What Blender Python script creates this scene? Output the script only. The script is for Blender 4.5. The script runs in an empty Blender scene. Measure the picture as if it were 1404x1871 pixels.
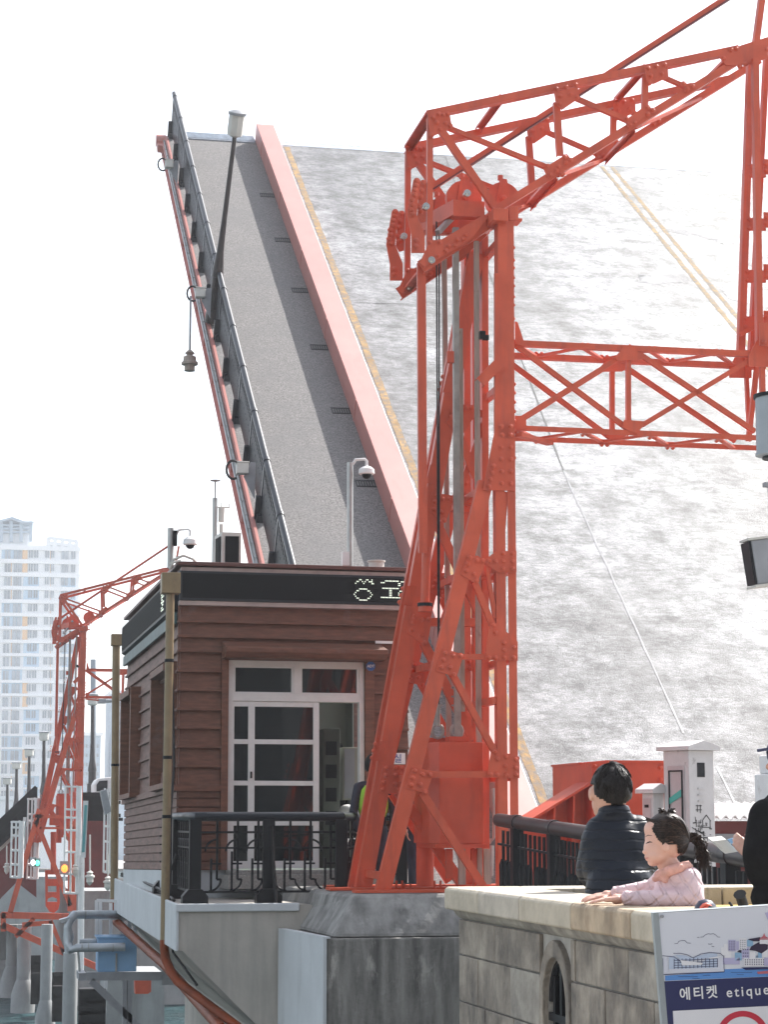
import bpy, math, random
from mathutils import Vector as V, Matrix, noise
from mathutils.geometry import tessellate_polygon
R=math.radians
random.seed(7)
SC=bpy.context.scene; COL=SC.collection
# ---------------------------------------------------------------- camera
PITCH,YAW,FPX=R(8.4),R(11.1),3800.0
cam=bpy.data.cameras.new('camera'); camo=bpy.data.objects.new('camera',cam); COL.objects.link(camo)
camo.location=(0,0,0); camo.rotation_euler=(R(90)+PITCH,0,-YAW)
cam.sensor_fit='VERTICAL'; cam.sensor_height=36; cam.lens=FPX/1871*36; cam.clip_start=.1; cam.clip_end=6000
SC.camera=camo
# ---------------------------------------------------------------- light
SUN=V((.559,.408,.72)).normalized()
w=bpy.data.worlds.new('World'); SC.world=w; w.use_nodes=True
nt=w.node_tree; bg=nt.nodes['Background']
sky=nt.nodes.new('ShaderNodeTexSky'); sky.sky_type='NISHITA'; sky.sun_disc=False
sky.sun_elevation=math.asin(SUN.z); sky.sun_rotation=math.atan2(SUN.x,SUN.y)
sky.air_density=1.0; sky.dust_density=1.5; sky.ozone_density=1.0
hs=nt.nodes.new('ShaderNodeHueSaturation'); hs.inputs['Saturation'].default_value=.4
nt.links.new(sky.outputs[0],hs.inputs['Color']); nt.links.new(hs.outputs[0],bg.inputs['Color'])
bg.inputs['Strength'].default_value=.15
sl=bpy.data.lights.new('sun','SUN'); sl.energy=4.4; sl.angle=R(.6); sl.color=(1,.965,.92)
so=bpy.data.objects.new('sun',sl); COL.objects.link(so); so.rotation_euler=(-SUN).to_track_quat('-Z','Y').to_euler(); so.location=(20,10,40)
SC.view_settings.view_transform='Standard'; SC.view_settings.look='None'; SC.view_settings.gamma=1; SC.view_settings.exposure=1.05
# ---------------------------------------------------------------- photo measuring: a pixel of the 1404x1871 photograph on the plane Y = const
def ray(px,py):
    x=(px-702)/FPX; y=(935.5-py)/FPX
    fw=math.cos(PITCH)-y*math.sin(PITCH); up=math.sin(PITCH)+y*math.cos(PITCH)
    return V((x*math.cos(YAW)+fw*math.sin(YAW), -x*math.sin(YAW)+fw*math.cos(YAW), up))
def at(px,py,Y): r=ray(px,py); return r*(Y/r.y)
def atx(px,py,X): r=ray(px,py); return r*(X/r.x)
def atz(px,py,Z): r=ray(px,py); return r*(Z/r.z)
# ---------------------------------------------------------------- mesh helpers
ORG={}
class MB:
    def __init__(s): s.v=[]; s.f=[]
    def poly(s,pts,faces):
        n=len(s.v); s.v+= [V(p) for p in pts]; s.f+=[tuple(i+n for i in f) for f in faces]; return s
    def hexa(s,p): return s.poly(p,[(3,2,1,0),(4,5,6,7),(0,1,5,4),(1,2,6,5),(2,3,7,6),(3,0,4,7)])
    def box(s,lo,hi):
        a,b=lo,hi
        return s.hexa([(a[0],a[1],a[2]),(b[0],a[1],a[2]),(b[0],b[1],a[2]),(a[0],b[1],a[2]),(a[0],a[1],b[2]),(b[0],a[1],b[2]),(b[0],b[1],b[2]),(a[0],b[1],b[2])])
    def obox(s,o,ax,ay,az):           # corner + three edge vectors
        o,ax,ay,az=V(o),V(ax),V(ay),V(az)
        if ax.cross(ay).dot(az)<0: ax,ay=ay,ax
        return s.hexa([o,o+ax,o+ax+ay,o+ay,o+az,o+ax+az,o+ax+ay+az,o+ay+az])
    def prism(s,pts,vec):
        pts=[V(p) for p in pts]; vec=V(vec); n=len(pts)
        nrm=V((0,0,0))
        for i in range(n): nrm+=pts[i].cross(pts[(i+1)%n])
        if nrm.dot(vec)>0: pts=pts[::-1]
        tri=[t for t in tessellate_polygon([pts])]
        m=len(s.v); s.v+=pts+[p+vec for p in pts]
        # orientation of the caps
        for t in tri:
            c=(pts[t[1]]-pts[t[0]]).cross(pts[t[2]]-pts[t[0]])
            if c.dot(vec)>0: t=(t[0],t[2],t[1])
            s.f.append(tuple(i+m for i in t)); s.f.append(tuple(i+m+n for i in reversed(t)))
        for i in range(n):
            j=(i+1)%n; s.f.append((i+m+n,j+m+n,j+m,i+m)[::-1] if False else (i+m,i+m+n,j+m+n,j+m))
        return s
    def prism_holes(s,outer,holes,vec):
        loops=[[V(p) for p in outer]]+[[V(p) for p in h] for h in holes]; vec=V(vec)
        tri=tessellate_polygon(loops); flat=[p for l in loops for p in l]; m=len(s.v); n=len(flat)
        s.v+=flat+[p+vec for p in flat]
        for t in tri:
            c=(flat[t[1]]-flat[t[0]]).cross(flat[t[2]]-flat[t[0]])
            if c.dot(vec)>0: t=(t[0],t[2],t[1])
            s.f.append(tuple(i+m for i in t)); s.f.append(tuple(i+m+n for i in reversed(t)))
        k=0
        for l in loops:
            L=len(l)
            for i in range(L): s.f.append((k+i+m,k+i+m+n,k+(i+1)%L+m+n,k+(i+1)%L+m))
            k+=L
        return s
    def cyl(s,p0,p1,r0,r1=None,n=12,caps=True):
        p0,p1=V(p0),V(p1); r1=r0 if r1 is None else r1
        a=(p1-p0).normalized(); u=a.orthogonal().normalized(); w_=a.cross(u); m=len(s.v)
        for p,r in((p0,r0),(p1,r1)):
            for i in range(n):
                t=2*math.pi*i/n; s.v.append(p+(u*math.cos(t)+w_*math.sin(t))*r)
        for i in range(n): j=(i+1)%n; s.f.append((m+i,m+j,m+n+j,m+n+i))
        if caps: s.f.append(tuple(m+i for i in range(n))[::-1]); s.f.append(tuple(m+n+i for i in range(n)))
        return s
    def tube(s,path,r,n=8,caps=True):
        path=[V(p) for p in path]; m=len(s.v); K=len(path); u=None
        for k,p in enumerate(path):
            d=((path[min(k+1,K-1)]-p).normalized()+(p-path[max(k-1,0)]).normalized())
            d=d.normalized() if d.length>1e-6 else V((0,0,1))
            if u is None: u=d.orthogonal().normalized()
            else:
                u=(u-d*u.dot(d)); u=u.normalized() if u.length>1e-6 else d.orthogonal().normalized()
            w_=d.cross(u); rr=r[k] if isinstance(r,(list,tuple)) else r
            for i in range(n):
                t=2*math.pi*i/n; s.v.append(p+(u*math.cos(t)+w_*math.sin(t))*rr)
        for k in range(K-1):
            for i in range(n):
                j=(i+1)%n; a=m+k*n; s.f.append((a+i,a+j,a+n+j,a+n+i))
        if caps: s.f.append(tuple(m+i for i in range(n))[::-1]); s.f.append(tuple(m+(K-1)*n+i for i in range(n)))
        return s
    def lathe(s,c,prof,n=16,axis=(0,0,1)):
        c=V(c); a=V(axis).normalized(); u=a.orthogonal().normalized(); w_=a.cross(u); m=len(s.v)
        for r,z in prof:
            for i in range(n):
                t=2*math.pi*i/n; s.v.append(c+a*z+(u*math.cos(t)+w_*math.sin(t))*max(r,1e-4))
        for k in range(len(prof)-1):
            for i in range(n): j=(i+1)%n; b=m+k*n; s.f.append((b+i,b+j,b+n+j,b+n+i))
        s.f.append(tuple(m+i for i in range(n))[::-1]); s.f.append(tuple(m+(len(prof)-1)*n+i for i in range(n)))
        return s
    def ell(s,c,rad,n=16,k=10,rot=None):
        c=V(c); m=len(s.v); rt=rot or Matrix.Identity(3)
        pts=[]
        for a in range(1,k):
            ph=math.pi*a/k
            for i in range(n):
                t=2*math.pi*i/n; pts.append(V((rad[0]*math.sin(ph)*math.cos(t),rad[1]*math.sin(ph)*math.sin(t),rad[2]*math.cos(ph))))
        s.v+=[c+rt@p for p in pts]+[c+rt@V((0,0,rad[2])),c+rt@V((0,0,-rad[2]))]
        T=m+len(pts); B=T+1
        for a in range(k-2):
            for i in range(n): j=(i+1)%n; s.f.append((m+a*n+i,m+(a+1)*n+i,m+(a+1)*n+j,m+a*n+j))
        for i in range(n):
            j=(i+1)%n; s.f.append((T,m+i,m+j)); s.f.append((B,m+(k-2)*n+j,m+(k-2)*n+i))
        return s
    def dome(s,c,ax,r,n=7):
        c,a=V(c),V(ax).normalized(); u=a.orthogonal().normalized(); w_=a.cross(u); m=len(s.v)
        for rr,h in((1.25,0),(1.25,.25),(.9,.3),(.78,.75),(.4,1.0)):
            for i in range(n):
                t=2*math.pi*i/n; s.v.append(c+a*h*r+(u*math.cos(t)+w_*math.sin(t))*rr*r)
        for k in range(4):
            for i in range(n): j=(i+1)%n; b=m+k*n; s.f.append((b+i,b+j,b+n+j,b+n+i))
        s.f.append(tuple(m+4*n+i for i in range(n)))
        return s
    def chan(s,p0,p1,w,dep=.07,t=.012,back=(0,1,0),ext=0.0,fl=3):
        """steel channel or angle: web w wide facing -back, flanges dep deep running back (fl: 1 upper, 2 lower, 3 both)"""
        p0,p1=V(p0),V(p1); a=(p1-p0); L=a.length; a=a/L; p0=p0-a*ext; L+=2*ext
        b=V(back); b=(b-a*b.dot(a)).normalized(); sd=a.cross(b)
        s.obox(p0-sd*w/2,a*L,sd*w,b*t)
        if fl&1: s.obox(p0-sd*w/2+b*t,a*L,sd*t,b*(dep-t))
        if fl&2: s.obox(p0+sd*(w/2-t)+b*t,a*L,sd*t,b*(dep-t))
        return s
    def bar(s,p0,p1,w,d,up=(0,0,1)):
        p0,p1=V(p0),V(p1); a=p1-p0; u=V(up); an=a.normalized()
        if abs(an.dot(u))>.98: u=V((0,1,0))
        sd=an.cross(u).normalized(); u=sd.cross(an)
        return s.obox(p0-sd*w/2-u*d/2,a,sd*w,u*d)
    def build(s,name,mat,parent=None,smooth=False,bevel=0):
        me=bpy.data.meshes.new(name); o=ORG.get(parent.name,V((0,0,0))) if parent else V((0,0,0))
        me.from_pydata([tuple(p-o) for p in s.v],[],s.f); me.materials.append(mat); me.update()
        ob=bpy.data.objects.new(name,me); COL.objects.link(ob)
        if parent: ob.parent=parent; ORG[ob.name]=o
        if smooth:
            for p in me.polygons: p.use_smooth=True
            me.set_sharp_from_angle(angle=R(40))
        if bevel:
            m=ob.modifiers.new('bevel','BEVEL'); m.width=bevel; m.segments=2; m.limit_method='ANGLE'; m.angle_limit=R(40)
        return ob
def tag(o,label,cat,group=None,kind=None):
    if label: o['label']=label
    if cat: o['category']=cat
    if group: o['group']=group
    if kind: o['kind']=kind
    return o
def thing(name,label,cat,loc=(0,0,0),group=None):
    o=bpy.data.objects.new(name,None); COL.objects.link(o); o.location=loc; ORG[o.name]=V(loc); o.empty_display_size=.2
    return tag(o,label,cat,group)
def copy_tree(o,loc=None,label=None,parent=None,rot=None):
    c=o.copy(); COL.objects.link(c)
    if parent: c.parent=parent
    if loc is not None: c.location=loc
    if rot is not None: c.rotation_euler=rot
    if label: c['label']=label
    ORG[c.name]=V(c.location) if parent is None else ORG.get(parent.name,V((0,0,0)))
    for ch in [x for x in KIDS.get(o.name,o.children)]: copy_tree(ch,parent=c)
    return c
KIDS={}
# ---------------------------------------------------------------- materials
def mat(name,col,rough=.6,var=.12,scale=3.0,metal=0,bump=.0,bscale=60.0,stain=None,stretch=(1,1,1),col2=None,spec=.5,detail=6,coat=0):
    m=bpy.data.materials.new(name); m.use_nodes=True; t=m.node_tree; b=t.nodes['Principled BSDF']; N=t.nodes.new; L=t.links.new
    tc=N('ShaderNodeTexCoord'); mp=N('ShaderNodeMapping'); mp.inputs['Scale'].default_value=stretch; L(tc.outputs['Object'],mp.inputs['Vector'])
    nz=N('ShaderNodeTexNoise'); nz.inputs['Scale'].default_value=scale; nz.inputs['Detail'].default_value=detail; nz.inputs['Roughness'].default_value=.6
    L(mp.outputs[0],nz.inputs['Vector'])
    rp=N('ShaderNodeValToRGB'); c=V(col)
    c2=V(col2) if col2 else c*(1-var*1.6)
    rp.color_ramp.elements[0].position=.32; rp.color_ramp.elements[1].position=.7
    rp.color_ramp.elements[0].color=(*c2,1); rp.color_ramp.elements[1].color=(*(c*(1+var)),1)
    L(nz.outputs[0],rp.inputs[0]); last=rp.outputs[0]
    if stain:
        n2=N('ShaderNodeTexNoise'); n2.inputs['Scale'].default_value=stain[1]; n2.inputs['Detail'].default_value=8; n2.inputs['Roughness'].default_value=.65
        mp2=N('ShaderNodeMapping'); mp2.inputs['Scale'].default_value=stain[4] if len(stain)>4 else (1,1,1); L(tc.outputs['Object'],mp2.inputs['Vector']); L(mp2.outputs[0],n2.inputs['Vector'])
        r2=N('ShaderNodeValToRGB'); r2.color_ramp.elements[0].position=stain[2]; r2.color_ramp.elements[1].position=stain[3]
        L(n2.outputs[0],r2.inputs[0]); mx=N('ShaderNodeMix'); mx.data_type='RGBA'; mx.inputs[7].default_value=(*stain[0],1)
        L(r2.outputs[0],mx.inputs[0]); L(last,mx.inputs[6]); last=mx.outputs[2]
    L(last,b.inputs['Base Color']); b.inputs['Roughness'].default_value=rough; b.inputs['Metallic'].default_value=metal
    b.inputs['Specular IOR Level'].default_value=spec
    if coat: b.inputs['Coat Weight'].default_value=coat; b.inputs['Coat Roughness'].default_value=.3
    if bump:
        n3=N('ShaderNodeTexNoise'); n3.inputs['Scale'].default_value=bscale; n3.inputs['Detail'].default_value=5; L(tc.outputs['Object'],n3.inputs['Vector'])
        bp=N('ShaderNodeBump'); bp.inputs['Strength'].default_value=bump; bp.inputs['Distance'].default_value=.02; L(n3.outputs[0],bp.inputs['Height']); L(bp.outputs[0],b.inputs['Normal'])
    return m
def emis(name,col,s):
    m=bpy.data.materials.new(name); m.use_nodes=True; b=m.node_tree.nodes['Principled BSDF']
    b.inputs['Base Color'].default_value=(*col,1); b.inputs['Emission Color'].default_value=(*col,1); b.inputs['Emission Strength'].default_value=s; return m
def glass(name,tint=(.6,.7,.72),a=.35,ior=2.1):
    m=bpy.data.materials.new(name); m.use_nodes=True; t=m.node_tree; b=t.nodes['Principled BSDF']
    b.inputs['Base Color'].default_value=(*tint,1); b.inputs['Roughness'].default_value=.03; b.inputs['Alpha'].default_value=a
    b.inputs['IOR'].default_value=ior; return m
M={}
M['red']=mat('red_paint',(.63,.104,.048),.46,.10,2.5,bump=.06,bscale=90,stain=((.40,.075,.045),2.4,.50,.78,(2.5,2.5,.35)),spec=.4)
M['red_bright']=mat('bright_red_paint',(.60,.083,.034),.42,.10,3,stain=((.40,.06,.03),3,.55,.8,(2,2,.4)))
M['red_dark']=mat('dark_red_paint',(.16,.03,.028),.5,.2,1.2)
M['pink_red']=mat('faded_sunlit_red_paint',(.60,.235,.20),.46,.07,1.0,spec=1.0,stain=((.46,.17,.14),1.6,.54,.85,(2.5,.5,.5)),bump=.04,bscale=14)  # sun sheen put into the colour: faded red paled further to pink
M['steel']=mat('galvanised_steel',(.42,.43,.42),.4,.12,6,metal=.6)
M['rail_steel']=mat('worn_steel_channel',(.36,.34,.31),.45,.15,8,metal=.3)
M['timber']=mat('weathered_guide_timber',(.40,.33,.28),.8,.2,5,stretch=(6,6,.6),stain=((.2,.1,.06),3,.6,.72))
M['dark']=mat('black_paint',(.012,.013,.016),.45,.2,6,spec=.16)
M['cable']=mat('black_rubber',(.012,.012,.013),.55,.2,20,spec=.3)
M['white']=mat('white_paint',(.78,.78,.77),.5,.05,4,stain=((.45,.42,.38),5,.62,.8))
M['offwhite']=mat('ivory_plastic',(.62,.60,.55),.5,.06,4)
M['grey']=mat('grey_metal',(.30,.31,.33),.5,.1,5)
M['chrome']=mat('bright_pin_steel',(.7,.69,.66),.25,.1,10,metal=.9)
# ================================================================ the raised bridge leaf
LA=R(35); LC,LS=math.cos(LA),math.sin(LA); LY,LZ=25.0,-.9
def LP(x,u,n): return V((x,LY+u*LC-n*LS,LZ+u*LS+n*LC))
def lbox(mb,x0,x1,u0,u1,n0,n1):
    return mb.hexa([LP(x0,u0,n0),LP(x1,u0,n0),LP(x1,u1,n0),LP(x0,u1,n0),LP(x0,u0,n1),LP(x1,u0,n1),LP(x1,u1,n1),LP(x0,u1,n1)])
def leafpt(px,py,n=0):
    r=ray(px,py); # point on the plane n
    o=LP(0,0,n); nr=V((0,-LS,LC)); p=r*(o.dot(nr)/r.dot(nr)); d=p-o
    return p.x, d.y*LC+d.z*LS
def asphalt():
    m=bpy.data.materials.new('worn_asphalt'); m.use_nodes=True; t=m.node_tree; b=t.nodes['Principled BSDF']; N=t.nodes.new; L=t.links.new
    tc=N('ShaderNodeTexCoord')
    def nz(scale,stretch,det=8,ro=.65):
        mp=N('ShaderNodeMapping'); mp.inputs['Scale'].default_value=stretch; L(tc.outputs['Object'],mp.inputs['Vector'])
        n=N('ShaderNodeTexNoise'); n.inputs['Scale'].default_value=scale; n.inputs['Detail'].default_value=det; n.inputs['Roughness'].default_value=ro; L(mp.outputs[0],n.inputs['Vector']); return n.outputs[0]
    def ramp(src,p0,p1,c0,c1):
        r=N('ShaderNodeValToRGB'); r.color_ramp.elements[0].position=p0; r.color_ramp.elements[1].position=p1
        r.color_ramp.elements[0].color=(*c0,1); r.color_ramp.elements[1].color=(*c1,1); L(src,r.inputs[0]); return r.outputs[0]
    def nzr(scale,stretch,det=6,ro=.6):
        mp0=N('ShaderNodeMapping'); mp0.inputs['Rotation'].default_value=(-LA,0,0); L(tc.outputs['Object'],mp0.inputs['Vector']); mp=N('ShaderNodeMapping'); mp.inputs['Scale'].default_value=stretch; L(mp0.outputs[0],mp.inputs['Vector'])
        n=N('ShaderNodeTexNoise'); n.inputs['Scale'].default_value=scale; n.inputs['Detail'].default_value=det; n.inputs['Roughness'].default_value=ro; L(mp.outputs[0],n.inputs['Vector']); return n.outputs[0]
    big=nzr(.35,(.9,.7,1)); track=nzr(1.3,(1,.05,1),5,.55); mid=nzr(1.9,(.85,.9,1),12,.78); fleck=nzr(11,(.45,1,1),8,.78); fine=nzr(48,(.8,1,1),3,.85)
    def mul(a,b_):
        m_=N('ShaderNodeMix'); m_.data_type='RGBA'; m_.blend_type='MULTIPLY'; m_.inputs[0].default_value=1; L(a,m_.inputs[6]); L(b_,m_.inputs[7]); return m_.outputs[2]
    c=ramp(big,.34,.64,(.066,.067,.071),(.185,.187,.195))
    c=mul(c,ramp(track,.36,.66,(.72,.72,.73),(1.3,1.3,1.3))); c=mul(c,ramp(mid,.38,.60,(.30,.30,.31),(1.6,1.6,1.6))); c=mul(c,ramp(fleck,.36,.56,(.42,.42,.43),(1.25,1.25,1.25))); c=mul(c,ramp(fine,.32,.68,(.45,.45,.45),(1.6,1.6,1.6)))
    L(c,b.inputs['Base Color'])
    L(ramp(mid,.35,.65,(.60,.60,.60),(.42,.42,.42)),b.inputs['Roughness']); b.inputs['Specular IOR Level'].default_value=.40
    bp=N('ShaderNodeBump'); bp.inputs['Strength'].default_value=.6; bp.inputs['Distance'].default_value=.02; L(fine,bp.inputs['Height'])
    bp2=N('ShaderNodeBump'); bp2.inputs['Strength'].default_value=.25; bp2.inputs['Distance'].default_value=.03; L(fleck,bp2.inputs['Height']); L(bp.outputs[0],bp2.inputs['Normal'])
    L(bp2.outputs[0],b.inputs['Normal']); return m
M['asphalt']=asphalt()
M['patch']=mat('smooth_tar_patch',(.20,.20,.205),.42,.5,2.2,stretch=(.4,1,1),bump=.5,bscale=26,spec=.7,detail=12)
M['walk']=mat('speckled_grit_paving',(.235,.222,.215),.85,.35,30,bump=.25,bscale=70,spec=.25,stain=((.17,.165,.165),.9,.45,.8))
M['yellow']=mat('worn_yellow_line',(.42,.275,.105),.75,.25,3,bump=.3,bscale=40,stain=((.20,.18,.155),9,.40,.62),spec=.25)
leaf=thing('drawbridge_leaf','raised grey asphalt bridge leaf with yellow lines, tilted up behind the red tower','bridge',(6,25,-.9))
UE=31.45
rd=MB(); lbox(rd,7.06,24.9,.2,UE-.35,-.5,0); rd.build('road_surface',M['asphalt'],leaf)
sw=MB(); lbox(sw,4.36,6.6,.2,UE-.32,-.42,0); sw.build('sidewalk',M['walk'],leaf)
for x0 in(6.6,25.0):
    g=MB(); lbox(g,x0,x0+.45,.0,UE,-.9,.42); gd=g.build('kerb_girder',M['pink_red'],leaf,bevel=.01)
    for u in range(2,31,4): g=MB(); lbox(g,x0-.012,x0-.001,u,u+.05,.0,.42); g.build('seam_plate',M['pink_red'],gd)
# flat white-blue steel ends
M['finger']=mat('pale_galvanised_plate',(.55,.60,.66),.35,.15,9,metal=.4)
e=MB(); lbox(e,4.4,6.58,UE-.31,UE+.25,-.06,.03)
for k in range(7): lbox(e,4.4,6.58,UE-.25+k*.07,UE-.235+k*.07,.031,.045)
e.build('end_plate',M['finger'],leaf)
e=MB(); lbox(e,7.06,24.9,UE-.34,UE-.06,-.3,.006); x=7.1
while x<24.8:
    e.prism([LP(x,UE-.06,-.02),LP(x+.09,UE+.16,-.02),LP(x+.18,UE-.06,-.02)],LP(0,0,.03)-LP(0,0,0)); x+=.235
e.build('finger_joint',M['finger'],leaf)
# yellow lines, worn along their edges
for x0,wd in((7.29,.14),(15.64,.11),(15.92,.11),(24.2,.15)):
    y=MB(); rng=random.Random(int(x0*10)); n=120; L_=[];R_=[]
    for k in range(n+1):
        u=.3+(UE-.75)*k/n; j=.012
        L_.append(LP(x0+rng.uniform(-j,j),u,.004)); R_.append(LP(x0+wd+rng.uniform(-j,j),u,.004))
    y.poly(L_+R_,[(i,n+1+i,n+2+i,i+1) for i in range(n)]); y.build('yellow_line',M['yellow'],leaf)
# tar seams and repair patches
def strip(name,pts,wd,m,n=.004):
    s=MB(); P=[]
    for i in range(len(pts)-1):
        (x0,u0),(x1,u1)=pts[i],pts[i+1]; K=max(2,int(abs(u1-u0)*6)+int(abs(x1-x0)*6))
        P+=[(x0+(x1-x0)*k/K,u0+(u1-u0)*k/K) for k in range(K)]
    P.append(pts[-1]); A=[];B=[]
    dx,du=pts[-1][0]-pts[0][0],pts[-1][1]-pts[0][1]; l=math.hypot(dx,du); nx,nu=-du/l,dx/l
    for i,(x,u) in enumerate(P):
        o=.012*noise.noise((x*1.7,u*1.7,wd*9)); ww=wd*(1+.5*noise.noise((x*3,u*3,1)))
        A.append(LP(x+nx*(o+ww/2),u+nu*(o+ww/2),n)); B.append(LP(x+nx*(o-ww/2),u+nu*(o-ww/2),n))
    q=len(A); s.poly(A+B,[(i,i+1,q+i+1,q+i) for i in range(q-1)]); return s.build(name,m,leaf)
M['seam']=mat('tar_seam',(.30,.30,.31),.4,.2,6,spec=.7)
M['joint']=mat('dusty_joint',(.12,.115,.11),.9,.2,8)
M['crack']=mat('dark_crack_filler',(.035,.035,.037),.6,.2,6)
strip('tar_seam',[leafpt(1030,860),leafpt(1250,1340)],.03,M['seam'])
strip('tar_seam',[leafpt(1310,1400),leafpt(1350,1480)],.03,M['seam'])
strip('tar_seam',[(11.5,31),leafpt(1030,860)],.035,M['crack'])
strip('tar_seam',[leafpt(650,553),leafpt(765,556)],.02,M['crack'])
def patch(pts,sd):
    rng=random.Random(sd); P=[]
    pts=[leafpt(*p) for p in pts]
    for i in range(len(pts)):
        a,b=pts[i],pts[(i+1)%len(pts)]
        for k in range(9):
            t=k/9; P.append(LP(a[0]+(b[0]-a[0])*t+rng.uniform(-.09,.09),a[1]+(b[1]-a[1])*t+rng.uniform(-.12,.12),.003+sd*.0005))
    s=MB(); m=len(s.v); s.v+=P; s.f+=[tuple(t) for t in tessellate_polygon([P])]; s.build('repair_patch',M['patch'],leaf)
patch([(1165,505),(1230,503),(1262,512),(1225,520),(1170,516)],2)
patch([(1240,420),(1300,428),(1340,440),(1330,450),(1300,436),(1240,426)],3)
patch([(1318,520),(1375,512),(1390,560),(1330,545)],4)
# drain grates in the sidewalk against the girder
for px,py in((487,357),(517,439),(549,531),(585,635),(625,751),(671,884)):
    x,u=leafpt(px,py); s=MB(); lbox(s,6.25,6.595,u-.13,u-.10,.001,.012); lbox(s,6.25,6.595,u+.10,u+.13,.001,.012)
    for k in range(8): lbox(s,6.25+k*.045,6.27+k*.045,u-.10,u+.10,.001,.012)
    s.build('drain_grate',M['dark'],leaf)
# outer fascia with pipes
f=MB(); lbox(f,4.28,4.36,.2,UE-.2,-.36,.02); lbox(f,4.20,4.28,.2,UE-.2,-.36,-.33); lbox(f,4.20,4.28,.2,UE-.2,-.08,-.05); f.build('edge_girder',M['pink_red'],leaf)
for u in [k*1.93+.8 for k in range(16)]: f=MB(); lbox(f,4.215,4.278,u,u+.03,-.33,-.08); f.build('stiffener_rib',M['pink_red'],leaf)
f=MB(); f.cyl(LP(4.25,.4,-.015),LP(4.25,UE-.4,-.015),.026,n=8); f.cyl(LP(4.20,.4,.0),LP(4.20,UE-2.4,.0),.02,n=8)
for k in range(60): f.cyl(LP(4.25,.6+k*.5,-.015),LP(4.25,.64+k*.5,-.015),.034,n=8)
f.build('conduit_pipe',M['steel'],leaf,smooth=True)
f=MB(); f.cyl(LP(4.06,UE-.4,-.06),LP(4.3,UE-.4,-.06),.15,n=14); lbox(f,4.08,4.27,UE-.8,UE-.4,-.25,-.06); f.build('latch_bracket',M['pink_red'],leaf)
M['railblack']=mat('blue_black_railing_paint',(.016,.020,.028),.35,.2,5,spec=.3)
rail=thing('bridge_railing','black openwork railing climbing the left edge of the raised leaf','railing',LP(4.47,0,0))
RX=4.47; us=[.3+k*1.93 for k in range(17)]
t=MB(); t.cyl(LP(RX,.2,1.05),LP(RX,UE+.05,1.05),.055,n=10)
for u in us: t.cyl(LP(RX,u-.05,1.05),LP(RX,u+.05,1.05),.066,n=10)
t.build('top_rail',M['railblack'],rail,smooth=True)
for k,u in enumerate(us):
    p=MB(); lbox(p,RX-.04,RX+.04,u-.05,u+.05,.0,1.0); lbox(p,RX-.09,RX+.09,u-.12,u+.12,0,.12); lbox(p,RX-.12,RX-.04,u-.03,u+.03,.0,.42)
    p.build('post',M['railblack'],rail)
    if k==len(us)-1: break
    p=MB(); v=u+1.93
    lbox(p,RX-.018,RX+.018,u+.05,v-.05,.13,.165); lbox(p,RX-.018,RX+.018,u+.05,v-.05,.80,.83)
    for j in range(23):
        q=u+.08+j*.078; lbox(p,RX-.03,RX+.03,q,q+.040,.165,.80 if j%2 else .99)
        if j%3==1: p.ell(LP(RX,q+.014,.62),(.035,.035,.05),8,5)
    for j in range(5): p.tube([LP(RX,u+.2+j*.36+.13*math.cos(a),.83+.1*math.sin(a)) for a in [math.pi*i/6 for i in range(7)]],.013,5)
    p.build('bar_panel',M['railblack'],rail)
# street lamp on the leaf: base on the outer edge, leaning back with the leaf
def street_lamp(name,label,base,top,rb,s=1.0,group=None):
    base,top=V(base),V(top); a=(top-base).normalized(); H=(top-base).length
    th=thing(name,label,'street lamp',base,group)
    p=MB(); p.lathe(base,[(rb*1.6,0),(rb*1.6,.35*s),(rb*1.25,.36*s),(rb*1.2,H*.22),(rb*1.35,H*.222),(rb*1.3,H*.25),(rb*.85,H*.34),(rb*.62,H*.5),(rb*.5,H*.88)],12,a); p.build('pole',M['lampbrown'],th,smooth=True)
    p=MB(); r=.19*s; p.lathe(base,[(r*.3,H*.875),(r*.95,H*.885),(r,H*.9),(r,H*.97),(r*.98,H*.98)],8,a); p.build('lamp_shade',M['offwhite'],th)
    p=MB(); p.lathe(base,[(r*1.12,H*.978),(r*1.14,H*.99),(r*.5,H)],20,a); p.build('cap',M['grey'],th,smooth=True)
    return th
M['lampbrown']=mat('dark_brown_pole_paint',(.035,.025,.025),.4,.2,3)
x,u=4.3,18.6
lb=LP(4.38,18.45,.05)
r=ray(438,222); # top: 6 m along the leaf normal, close to the photograph's pixel
lt=lb+(V((.055,-LS+.16,LC))).normalized()*4.2
street_lamp('street_lamp','dark brown lamp post with a pale drum head standing on the raised leaf edge',lb,lt,.085,.82)
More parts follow.
